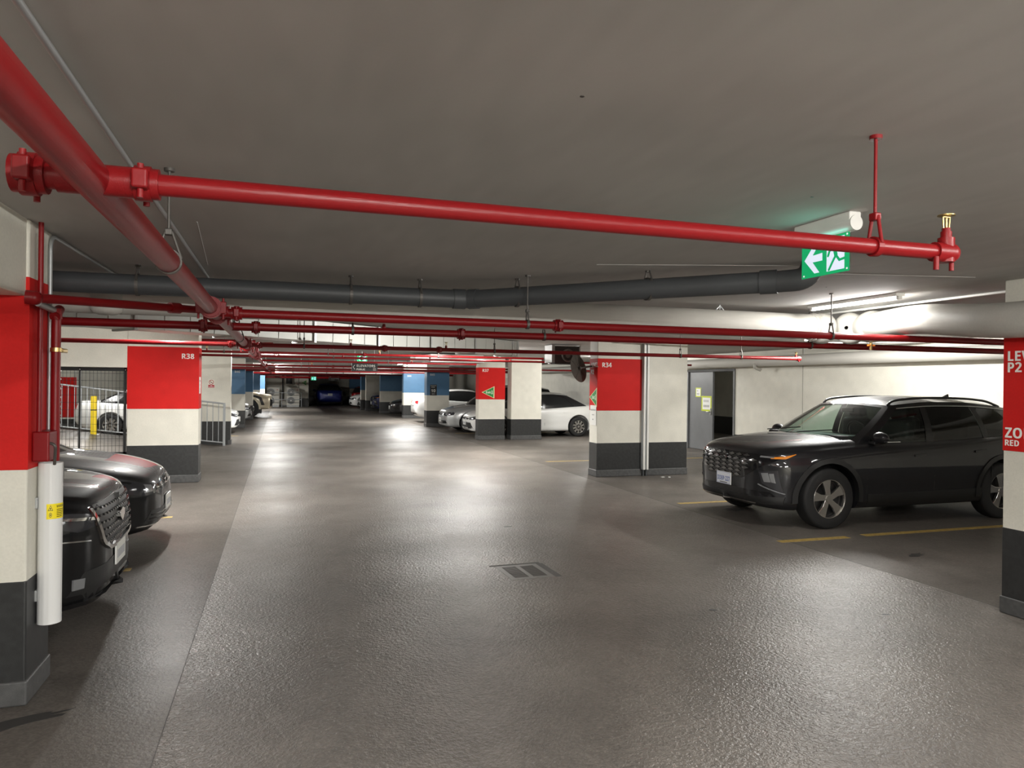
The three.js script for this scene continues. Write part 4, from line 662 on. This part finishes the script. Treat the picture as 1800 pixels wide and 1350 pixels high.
function car(mod, label, pos, turn, paintMat, o = {}) {
  const t = thing('parked_car', label, 'car', pos, turn); const s = mod.s; const sh = (k, f) => merged(mod, k, f());
  mesh(mod.bodyGeo, paintMat, 'body', t);
  mesh(sh('frame', () => mod.frame), o.frameMat ?? M.pillarblack, 'window_frame', t);
  mesh(mod.roofGeo, o.roofMat ?? paintMat, 'roof', t);
  const gf = o.glassFront ?? M.glassdark, gr = o.glassRear ?? M.glassdark;
  mesh(mod.glass.front, gf, 'windshield', t); mesh(mod.glass.rear, gr, 'rear_window', t);
  for (const [kind, g] of mod.glass.side) mesh(g, kind === 'f' ? gf : gr, 'side_window', t);
  addWheels(t, mod, o.rim ?? M.rimsilver);
  // underbody
  mesh(sh('under', () => [box(.45, s.L - .45, .2, .45, -.62, .62)]), M.blk, 'underbody', t);
  // mirrors
  for (const sg of [1, -1]) { const p = mod.side(0, .0, .12, sg), mm = new THREE.SphereGeometry(1, 18, 12); mm.scale(.075, .075, .115); mm.translate(p[0] + .22, mod.sh(p[0]) + .09, sg * (Math.abs(p[2]) + .13)); const q = mesh(mm, o.mirrorMat ?? paintMat, 'side_mirror', t); mesh(rbox(p[0] + .16, p[0] + .24, mod.sh(p[0]) + .01, mod.sh(p[0]) + .045, sg > 0 ? Math.abs(p[2]) - .04 : -Math.abs(p[2]) - .1, sg > 0 ? Math.abs(p[2]) + .1 : -Math.abs(p[2]) + .04, .008), M.blk, 'mirror_arm', q); }
  // door seams and handles
  for (const v of ['side+', 'side-']) for (const x of s.seams ?? []) mesh(sh('seam' + v + x, () => [mod.strip(v, [[x, .34], [x, mod.sh(x) - .01]], [[x + .006, .34], [x + .006, mod.sh(x) - .01]], .0008, 10, 1, .01)]), M.blk, 'door_seam', t);
  for (const v of ['side+', 'side-']) for (const x of s.handles ?? []) mesh(sh('h' + v + x, () => [mod.strip(v, [[x, mod.sh(x) - .14], [x + .19, mod.sh(x) - .125]], [[x, mod.sh(x) - .165], [x + .19, mod.sh(x) - .15]], .018, 6, 2)]), o.handleMat ?? paintMat, 'door_handle', t);
  // lights, grille, intake
  for (const [name, mat, view, A, B, d, nu, nv] of s.trim ?? []) {
    const both = view === 'frontLR' || view === 'rearLR' || view === 'sides'; const views = view === 'frontLR' ? [['front', 1], ['front', -1]] : view === 'rearLR' ? [['rear', 1], ['rear', -1]] : view === 'sides' ? [['side+', 1], ['side-', 1]] : [[view, 1]];
    views.forEach(([vw, sg], i) => mesh(sh('trim' + name + JSON.stringify(A) + i, () => [mod.strip(vw, A.map(([a, b]) => [a * sg, b]), B.map(([a, b]) => [a * sg, b]), d ?? .005, nu ?? 10, nv ?? 3)]), (o.trimMat && o.trimMat[name]) ?? M[mat] ?? paintMat, name, t));
  }
  if (o.plate !== null) { const pf = o.plate ?? 'front'; const w = .305, h = .152; const y = s.plateY ?? .5; if (pf === 'front' || pf === 'both') { const x = mod.xFront(.15, y); const p = mesh(rbox(-.008, .004, -h / 2, h / 2, -w / 2, w / 2, .003), M.paper, 'license_plate', t); p.position.set(x - .012, y, o.plateZ ?? 0); p.rotation.z = -(s.plateTilt ?? 0); const f = mesh(new THREE.PlaneGeometry(w * .98, h * .97), o.platePrint ?? plateBlank, 'plate_print', p); f.rotation.y = -Math.PI / 2; f.position.x = -.009; }
    if (pf === 'rear') { const y2 = s.plateRearY ?? .8, x = mod.xRear(.15, y2); const p = mesh(rbox(-.004, .008, -h / 2, h / 2, -w / 2, w / 2, .003), M.paper, 'license_plate', t); p.position.set(x + .012, y2, 0); const f = mesh(new THREE.PlaneGeometry(w * .98, h * .97), plateBlank, 'plate_print', p); f.rotation.y = Math.PI / 2; f.position.x = .009; } }
  return t;
}
const platePrint = str => canvasMat(256, 128, (c, w, h) => { c.fillStyle = '#dfe2ea'; c.fillRect(0, 0, w, h); c.strokeStyle = '#8a93b8'; c.lineWidth = 4; c.strokeRect(4, 4, w - 8, h - 8); c.fillStyle = '#3f55a0'; c.font = 'bold 70px sans-serif'; c.fillText(str, 14, 94, 228); c.fillStyle = '#555'; c.fillRect(60, 108, 136, 10); });
const plateBlank = canvasMat(128, 64, (c, w, h) => { c.fillStyle = '#dcdcd6'; c.fillRect(0, 0, w, h); c.fillStyle = '#7f8594'; for (let i = 0; i < 7; i++) c.fillRect(14 + i * 15, 22, 9, 26); });
// ---- models
const SUV = model({
  L: 4.62, noseK: .86, wr: .365, rimR: .232, wheels: [.84, 3.62], spokes: 5, rimStyle: 'twist', arch: .425, archUp: .005, crown: .075, railDrop: .055, hoodEdge: .84, plateY: .535, plateTilt: .0,
  top: [[0, .84], [.05, .925], [.14, .975], [.4, 1.03], [.8, 1.075], [1.2, 1.10], [1.5, 1.10], [2.5, 1.07], [4.0, 1.12], [4.4, 1.13], [4.54, 1.08], [4.62, .95]],
  sh: [[0, .80], [.08, .875], [.25, .915], [.8, .965], [1.3, .995], [2.5, 1.02], [3.6, 1.075], [4.2, 1.11], [4.5, 1.06], [4.62, .92]],
  bot: [[0, .33], [.12, .25], [.4, .215], [4.2, .22], [4.5, .3], [4.62, .42]],
  W: [[0, .46], [.04, .57], [.1, .66], [.2, .755], [.35, .84], [.55, .90], [.84, .932], [3.7, .932], [4.2, .90], [4.45, .84], [4.58, .76], [4.62, .70]],
  roof: [[1.9, 1.505], [2.2, 1.55], [2.7, 1.58], [3.2, 1.575], [3.8, 1.53], [4.3, 1.46]], wr2: [[1.9, .60], [2.3, .635], [3.2, .635], [4.2, .57]],
  cols: [[1.24, 2.02, 'p'], [1.42, 2.16, 'f'], [2.40, 2.46, 'p'], [2.52, 2.55, 'r'], [3.38, 3.28, 'p'], [3.46, 3.38, 'r'], [4.05, 3.72, 'p'], [4.46, 4.16, 'p']], cF: [.27, .13], cR: [.08, .1], cowlY: .085, t0: .03, t1: .88, seams: [1.38, 2.44, 3.40], handles: [2.12, 3.12],
  trim: [
    ['grille', 'blkgloss', 'front', [[-.80, .865], [-.6, .885], [0, .895], [.6, .885], [.80, .865]], [[-.72, .80], [-.5, .66], [-.36, .575], [.36, .575], [.5, .66], [.72, .80]], .004, 28, 6],
    ['daytime_light', 'lampglass', 'frontLR', [[.60, .872], [.80, .86]], [[.60, .852], [.79, .842]], .008, 8, 1],
    ['amber_marker', 'amber', 'sides', [[.16, .858], [.30, .872], [.42, .90]], [[.16, .838], [.30, .84], [.42, .896]], .006, 8, 2],
    ['headlight', 'lampdark', 'frontLR', [[.60, .68], [.76, .70]], [[.64, .54], [.79, .44]], .004, 6, 6],
    ['headlight_lens', 'lampglass', 'frontLR', [[.63, .665], [.69, .67]], [[.66, .56], [.715, .56]], .008, 4, 5],
    ['headlight_lens', 'lampglass', 'frontLR', [[.70, .66], [.735, .665]], [[.72, .56], [.75, .55]], .008, 4, 5],
    ['lower_intake', 'blkgloss', 'front', [[-.70, .44], [0, .465], [.70, .44]], [[-.74, .385], [0, .36], [.74, .385]], .004, 20, 3],
    ['bumper_lip', 'blk', 'front', [[-.80, .385], [0, .37], [.80, .385]], [[-.78, .29], [0, .285], [.78, .29]], .012, 24, 3],
    ['skid_strip', 'chrome', 'front', [[-.56, .305], [0, .30], [.56, .305]], [[-.55, .288], [0, .283], [.55, .288]], .024, 16, 1],
    ['cheek_strip', 'lampglass', 'frontLR', [[.60, .535], [.80, .43]], [[.60, .525], [.80, .42]], .014, 8, 1],
    ['sill_trim', 'blk', 'sides', [[1.40, .40], [3.25, .42]], [[1.40, .25], [3.25, .25]], .008, 20, 3],
  ],
});
const HATCH = model({
  L: 4.28, noseK: .86, wr: .325, wheels: [.86, 3.50], spokes: 10, rimStyle: 'thin', crown: .07, railDrop: .05, plateY: .42,
  top: [[0, .60], [.05, .72], [.15, .79], [.45, .88], [.9, .95], [1.25, .99], [1.5, .99], [2.5, .97], [3.8, 1.02], [4.1, 1.0], [4.22, .94], [4.28, .8]],
  sh: [[0, .54], [.08, .65], [.25, .72], [.8, .83], [1.3, .90], [2.5, .93], [3.6, .98], [4.1, .98], [4.28, .78]],
  bot: [[0, .28], [.12, .2], [.4, .17], [3.9, .18], [4.15, .26], [4.28, .4]],
  W: [[0, .40], [.04, .51], [.1, .61], [.2, .71], [.35, .80], [.55, .86], [.86, .895], [3.5, .895], [3.9, .87], [4.15, .80], [4.28, .66]],
  roof: [[1.9, 1.38], [2.2, 1.43], [2.7, 1.455], [3.2, 1.44], [3.8, 1.37], [4.2, 1.30]], wr2: [[1.9, .54], [2.3, .575], [3.2, .57], [4.1, .50]],
  cols: [[1.16, 1.95, 'p'], [1.34, 2.06, 'f'], [2.35, 2.40, 'p'], [2.45, 2.48, 'r'], [3.35, 3.2, 'p'], [3.6, 3.4, 'r'], [3.75, 3.55, 'p'], [4.12, 3.9, 'p']], cF: [.28, .13], cR: [.08, .1], cowlY: .08, seams: [1.3, 2.4, 3.42], handles: [2.08, 3.1],
  trim: [
    ['grille', 'blkgloss', 'front', [[-.44, .645], [0, .66], [.44, .645]], [[-.44, .59], [0, .585], [.44, .59]], .004, 18, 2],
    ['grille_trim', 'chrome', 'front', [[-.44, .622], [0, .628], [.44, .622]], [[-.44, .612], [0, .616], [.44, .612]], .009, 18, 1],
    ['headlight', 'lampdark', 'frontLR', [[.44, .655], [.60, .685], [.78, .74]], [[.46, .575], [.62, .555], [.77, .60]], .004, 10, 4],
    ['headlight_lens', 'lampglass', 'frontLR', [[.52, .655], [.60, .67]], [[.53, .59], [.61, .59]], .008, 4, 4],
    ['lower_intake', 'blk', 'front', [[-.55, .40], [0, .41], [.55, .40]], [[-.62, .30], [0, .29], [.62, .30]], .004, 20, 3],
    ['bumper_strip', 'chrome', 'front', [[-.68, .265], [0, .25], [.68, .265]], [[-.68, .252], [0, .238], [.68, .252]], .012, 18, 1],
    ['tail_light', 'taillight', 'rearLR', [[.45, .88], [.72, .88]], [[.45, .74], [.72, .74]], .006, 6, 3],
    ['intake_slat', 'blkgloss', 'front', [[-.55, .365], [0, .37], [.55, .365]], [[-.55, .35], [0, .355], [.55, .35]], .012, 18, 1], ['intake_slat', 'blkgloss', 'front', [[-.57, .33], [0, .335], [.57, .33]], [[-.57, .315], [0, .32], [.57, .315]], .012, 18, 1],
  ],
});
const CROSS = model({      // black crossover with an upright grille
  L: 4.7, noseK: .88, wr: .36, wheels: [.92, 3.66], spokes: 10, rimStyle: 'wide', crown: .075, railDrop: .055, hoodEdge: .86, plateY: .45,
  top: [[0, .80], [.04, .90], [.12, .955], [.4, 1.01], [.9, 1.06], [1.3, 1.09], [1.6, 1.09], [2.6, 1.06], [4.1, 1.1], [4.5, 1.1], [4.62, 1.05], [4.7, .92]],
  sh: [[0, .72], [.08, .83], [.25, .885], [.8, .95], [1.3, .985], [2.6, 1.01], [3.7, 1.06], [4.3, 1.08], [4.58, 1.04], [4.7, .9]],
  bot: [[0, .25], [.12, .2], [.4, .19], [4.2, .22], [4.55, .3], [4.7, .42]],
  W: [[0, .42], [.04, .53], [.1, .63], [.2, .735], [.35, .83], [.55, .89], [.9, .925], [3.7, .925], [4.3, .89], [4.58, .80], [4.7, .68]],
  roof: [[1.95, 1.56], [2.3, 1.62], [2.8, 1.65], [3.3, 1.64], [3.9, 1.6], [4.4, 1.54]], wr2: [[1.9, .59], [2.3, .625], [3.2, .62], [4.4, .56]],
  cols: [[1.3, 2.06, 'p'], [1.48, 2.2, 'f'], [2.45, 2.5, 'p'], [2.57, 2.6, 'r'], [3.45, 3.35, 'p'], [3.53, 3.45, 'r'], [4.1, 3.8, 'p'], [4.52, 4.2, 'p']], cF: [.27, .13], cR: [.08, .1], cowlY: .085, seams: [1.44, 2.5, 3.46], handles: [2.18, 3.18],
  trim: [
    ['grille', 'blk', 'front', [[-.50, .86], [0, .875], [.50, .86]], [[-.36, .57], [0, .535], [.36, .57]], .003, 24, 5],
    ['grille_frame', 'chrome', 'front', [[-.52, .845], [-.42, .60], [-.30, .545], [0, .525], [.30, .545], [.42, .60], [.52, .845]], [[-.545, .845], [-.445, .585], [-.315, .523], [0, .502], [.315, .523], [.445, .585], [.545, .845]], .02, 40, 1],
    ['headlight', 'lampdark', 'frontLR', [[.50, .80], [.62, .825], [.83, .86]], [[.52, .72], [.64, .705], [.82, .78]], .004, 10, 3],
    ['daytime_light', 'chrome', 'frontLR', [[.52, .785], [.64, .80], [.82, .83]], [[.52, .765], [.64, .78], [.82, .815]], .014, 10, 1],
    ['bumper_crease', 'chrome', 'frontLR', [[.56, .64], [.80, .675]], [[.56, .632], [.80, .665]], .008, 8, 1],
    ['lower_intake', 'blk', 'front', [[-.60, .44], [0, .45], [.60, .44]], [[-.72, .25], [0, .24], [.72, .25]], .004, 20, 3],
    ['fog_light', 'lampglass', 'frontLR', [[.60, .40], [.665, .405]], [[.605, .335], [.665, .335]], .010, 3, 3],
    ['splitter', 'blkgloss', 'front', [[-.78, .255], [0, .235], [.78, .255]], [[-.74, .225], [0, .205], [.74, .225]], .035, 20, 1],
  ],
});
const SEDAN = model({
  L: 4.63, noseK: .86, wr: .325, wheels: [.92, 3.62], spokes: 10, rimStyle: 'wide', crown: .07, railDrop: .05, plateY: .45, plateRearY: .82,
  top: [[0, .58], [.05, .68], [.15, .745], [.45, .83], [.9, .91], [1.25, .95], [1.5, .95], [2.5, .93], [3.6, 1.02], [4.0, 1.06], [4.45, 1.06], [4.57, 1.0], [4.63, .84]],
  sh: [[0, .52], [.08, .62], [.25, .69], [.8, .80], [1.3, .87], [2.5, .91], [3.6, .975], [4.2, 1.0], [4.5, .98], [4.63, .8]],
  bot: [[0, .26], [.12, .19], [.4, .17], [4.1, .19], [4.45, .27], [4.63, .42]],
  W: [[0, .40], [.04, .51], [.1, .61], [.2, .71], [.35, .80], [.55, .86], [.92, .89], [3.6, .89], [4.1, .865], [4.45, .79], [4.6, .70], [4.63, .64]],
  roof: [[1.9, 1.35], [2.3, 1.41], [2.7, 1.425], [3.1, 1.405], [3.6, 1.32], [4.0, 1.2]], wr2: [[1.9, .52], [2.3, .555], [3.2, .545], [4.1, .50]],
  cols: [[1.16, 2.0, 'p'], [1.34, 2.1, 'f'], [2.38, 2.42, 'p'], [2.47, 2.5, 'r'], [3.55, 3.1, 'p'], [3.98, 3.3, 'p']], cF: [.28, .13], cR: [.1, .1], cowlY: .08, rearBaseY: .06, seams: [1.3, 2.42, 3.3], handles: [2.1, 3.08],
  trim: [
    ['grille', 'blkgloss', 'front', [[-.40, .60], [0, .62], [.40, .60]], [[-.36, .55], [0, .545], [.36, .55]], .004, 18, 2],
    ['headlight', 'lampdark', 'frontLR', [[.42, .62], [.56, .645], [.78, .71]], [[.44, .55], [.6, .545], [.76, .60]], .004, 10, 3],
    ['headlight_lens', 'lampglass', 'frontLR', [[.5, .62], [.6, .64]], [[.51, .565], [.61, .565]], .008, 4, 3],
    ['lower_intake', 'blk', 'front', [[-.52, .46], [0, .47], [.52, .46]], [[-.62, .27], [0, .26], [.62, .27]], .004, 20, 4],
    ['tail_light', 'taillight', 'rearLR', [[.40, .93], [.72, .95]], [[.40, .85], [.72, .80]], .006, 8, 3],
    ['rear_bumper_trim', 'blk', 'rear', [[-.6, .42], [.6, .42]], [[-.56, .34], [.56, .34]], .006, 12, 2],
  ],
});
const TRUCK = model({      // angular wedge-nosed pickup
  L: 5.68, noseK: .95, wr: .445, rimR: .25, wheels: [1.0, 4.63], spokes: 7, rimStyle: 'wide', crown: .02, railDrop: .01, arch: .54, hoodEdge: .93,
  top: [[0, 1.02], [.04, 1.06], [.4, 1.12], [1.2, 1.26], [1.6, 1.30], [4.0, 1.34], [5.5, 1.30], [5.68, 1.26]], sh: [[0, .98], [.04, 1.02], [.4, 1.06], [1.2, 1.18], [1.6, 1.22], [4.0, 1.30], [5.5, 1.26], [5.68, 1.2]],
  bot: [[0, .46], [.2, .40], [5.4, .40], [5.68, .6]], W: [[0, .84], [.1, .92], [.4, .98], [1.0, 1.0], [5.3, 1.0], [5.68, .96]],
  roof: [[1.7, 1.62], [2.6, 1.79], [4.5, 1.45], [5.5, 1.32]], wr2: [[1.7, .66], [2.6, .62], [5.5, .8]],
  cols: [[1.1, 2.5, 'p'], [1.4, 2.55, 'f'], [2.5, 2.62, 'p'], [2.6, 2.68, 'r'], [3.7, 3.4, 'p'], [5.4, 5.3, 'p']], cF: [.1, .02], cR: [.02, .02],
  trim: [
    ['front_bumper', 'blk', 'front', [[-.90, .86], [0, .87], [.90, .86]], [[-.88, .46], [0, .46], [.88, .46]], .03, 12, 3],
    ['light_bar', 'lampglass', 'front', [[-.86, 1.00], [0, 1.01], [.86, 1.00]], [[-.86, .98], [0, .99], [.86, .98]], .004, 12, 1],
    ['arch_cladding', 'blk', 'sides', [[.30, .60], [.44, .96], [.72, 1.06], [1.28, 1.06], [1.56, .9], [1.64, .6]], [[.44, .60], [.54, .88], [.78, .98], [1.22, .98], [1.46, .84], [1.52, .6]], .03, 20, 1],
  ],
});
const MPV = model({ ...HATCH.s, roof: HATCH.s.roof.map(([x, y]) => [x, y + .19]), trim: HATCH.s.trim });
// ---- the cars
{ // dark grey SUV at the right
  const t = car(SUV, 'dark grey SUV parked nose out at the right beside the LEVEL P2 column', [5.44, 0, -7.97], 0, paint(.010, .010, .0115, .5, 0, .35), { glassFront: M.glassclear, glassRear: M.glasstint, platePrint: platePrint('DDBP·227'), roofMat: undefined, handleMat: M.blkgloss });
  const mod = SUV;
  // jewelled grille pieces
  const rows = [.86, .81, .76, .71, .66, .61]; let n = 0;
  rows.forEach((y, r) => { const half = r === 0 ? .56 : r === 1 ? .66 : r === 2 ? .56 : r === 3 ? .49 : r === 4 ? .42 : .36; for (let z = -half + (r % 2) * .07; z <= half - .02; z += .14) { mesh(mod.strip('front', [[z - .055, y], [z, y + .021], [z + .055, y]], [[z - .055, y - .002], [z, y - .014], [z + .055, y - .002]], .014, 6, 2), M.jewel, 'grille_jewel', t); n++; } });
  mesh(mod.strip('front', [[-.055, .835], [.055, .835]], [[-.055, .775], [.055, .775]], .02, 6, 3), M.blkgloss, 'emblem', t);
  // dark plastic arches
  for (const x of SUV.s.wheels) for (const v of ['side+', 'side-']) { const A = [], B = []; for (let i = 0; i <= 18; i++) { const a = Math.PI * (-.04 + 1.08 * i / 18); A.push([x + Math.cos(a) * .422, Math.max(.26, .372 + Math.sin(a) * .422)]); B.push([x + Math.cos(a) * .485, Math.max(.26, .372 + Math.sin(a) * .48)]); } mesh(mod.strip(v, A, B, .016, 30, 2, .05), M.blk, 'arch_cladding', t); }
  // roof rails, antenna, chrome window line
  for (const sg of [1, -1]) { const p = [.03, .1, .3, .5, .7, .86, .94].map((f, i) => { const q = mod.roofP(f, sg * .93); return [q[0], q[1] + (i === 0 || i === 6 ? .0 : .045), q[2]]; }); mesh(tube(p, .016, 10, 30, .12), M.blk, 'roof_rail', t);
    const up = []; for (let k = 0; k < 7; k++) { if (k < 1) continue; for (let i = 0; i <= 4; i++) { const q = mod.side(k, i / 4, .9, sg); up.push([q[0], q[1], q[2] + sg * .004]); } } mesh(tube(up, .007, 6, 60), M.steel, 'window_line', t); }
  const fin = new THREE.Shape(); fin.moveTo(0, 0); fin.lineTo(.16, 0); fin.lineTo(.15, .06); fin.closePath(); const fg = new THREE.ExtrudeGeometry(fin, { depth: .02, bevelEnabled: true, bevelSize: .006, bevelThickness: .006 }); fg.translate(3.55, mod.roofP(.78, 0)[1] - .02, -.01); mesh(fg, M.blkgloss, 'antenna_fin', t);
  for (const sg of [1, -1]) mesh(rbox(1.52, 1.72, 1.045, 1.055, sg * 1.0 - .09, sg * 1.0 + .09, .003), M.chrome, 'mirror_strip', t);
  // inside: dash, seats, wheel, mirror
  mesh([rbox(1.18, 1.6, 1.02, 1.10, -.7, .7, .03), box(1.4, 4.2, .98, 1.0, -.78, .78)], M.interior, 'dashboard', t);
  for (const [x, z] of [[2.35, .36], [2.35, -.36], [3.25, .38], [3.25, -.38]]) { const s1 = mesh([rbox(x, x + .16, .9, 1.28, z - .22, z + .22, .06, 4)], M.seat, 'seat_back', t); mesh(rbox(x + .04, x + .15, 1.29, 1.43, z - .13, z + .13, .05, 4), M.seat, 'headrest', s1); }
  const sw = new THREE.TorusGeometry(.17, .016, 10, 28); sw.rotateY(Math.PI / 2); sw.rotateZ(.4); sw.translate(1.78, 1.10, .36); mesh(sw, M.blk, 'steering_wheel', t);
  mesh(rbox(1.92, 1.96, 1.37, 1.43, -.11, .11, .015), M.blk, 'rear_view_mirror', t);
  mesh([tube([[1.02, 1.115, .1], [1.25, 1.165, .5]], .008, 6), tube([[1.02, 1.115, -.5], [1.2, 1.17, -.05]], .008, 6)], M.blk, 'wiper', t);
}
{ // near black crossover
  const t = car(CROSS, 'glossy black crossover with an upright grille, nearest car on the left behind column 41', [-1.12, 0, -5.95], Math.PI, paint(.004, .004, .0045, .5, 0, .3), { glassFront: M.glassdark });
  for (let r = 0; r < 6; r++) { const y = .83 - r * .05, h = .47 - r * .02; for (let i = -8; i <= 8; i++) { const z = i / 8 * h; if (Math.abs(z) > h) continue; mesh(CROSS.strip('front', [[z - .011, y + .007], [z + .011, y + .007]], [[z - .011, y - .007], [z + .011, y - .007]], .018, 2, 1), M.jewel, 'grille_mesh', t); } }
  mesh(CROSS.strip('front', [[-.07, .745], [0, .765], [.07, .745]], [[-.07, .705], [0, .665], [.07, .705]], .03, 8, 2), M.chrome, 'emblem', t);
}
{ // black hatchback
  const t = car(HATCH, 'black hatchback with a slim grille and round badge, parked in front of the mesh gate', [-1.14, 0, -8.5], Math.PI, paint(.005, .005, .0055, .5, 0, .3));
  const g = new THREE.TorusGeometry(.055, .008, 8, 28); g.rotateY(Math.PI / 2); g.translate(HATCH.xFront(.05, .66) - .016, .655, 0); const e = mesh(g, M.chrome, 'emblem', t); const x = HATCH.xFront(.05, .66) - .016;
  mesh([rod([x, .69, -.03], [x, .61, 0], .005, 6), rod([x, .69, .03], [x, .61, 0], .005, 6), rod([x, .655, -.05], [x, .615, -.02], .005, 6), rod([x, .655, .05], [x, .615, .02], .005, 6)], M.chrome, 'emblem_strokes', e);
}
const white = paint(.72, .72, .70, .35, 0), silver = paint(.45, .46, .46, .3, .6), navy = paint(.008, .02, .11, .3, .4), blackp = paint(.008, .008, .009, .3, .3), gold = paint(.50, .44, .33, .3, .5), redp = paint(.3, .01, .012, .3, .3);
car(SEDAN, 'white sedan seen from the side between the plain white column and column R34', [5.72, 0, -22.72], 0, white);
car(MPV, 'silver hatchback nosing out left of column R37', [5.45, 0, -25.2], 0, silver);
car(SEDAN, 'white sedan backed out with red tail lights left of the speed sign column', [10.2 - 4.6 + 4.63 - .05, 0, -31.3], Math.PI, white, { plate: 'rear' });
car(SEDAN, 'dark car nose behind the second blue column on the right', [5.35, 0, -37.0], 0, blackp);
car(SUV, 'dark blue SUV nose below the plain far column', [5.0, 0, -41.8], 0, navy);
car(SEDAN, 'far silver car nose between the far right columns', [4.7, 0, -46.4], 0, silver);
car(HATCH, 'far white car nose at the farthest right stall', [4.4, 0, -48.6], 0, white);
car(HATCH, 'far dark red car seen from the rear beside the recess', [9.1, 0, -52.2], Math.PI, redp, { plate: 'rear' });
car(SUV, 'blue SUV seen from the rear in the dark far recess', [3.42, 0, -57.3], -Math.PI / 2, paint(.008, .02, .16, .3, .4), { plate: 'rear' });
car(SEDAN, 'white sedan nose beyond the no smoking wall on the left', [-1.25, 0, -25.4], Math.PI, white);
car(HATCH, 'silver car nose in front of the second blue column on the left', [-1.1, 0, -31.2], Math.PI, silver);
car(TRUCK, 'angular tan and black pickup truck nose far down the left side', [-.35, 0, -36.3], Math.PI, gold);

renderer.render(scene, camera);
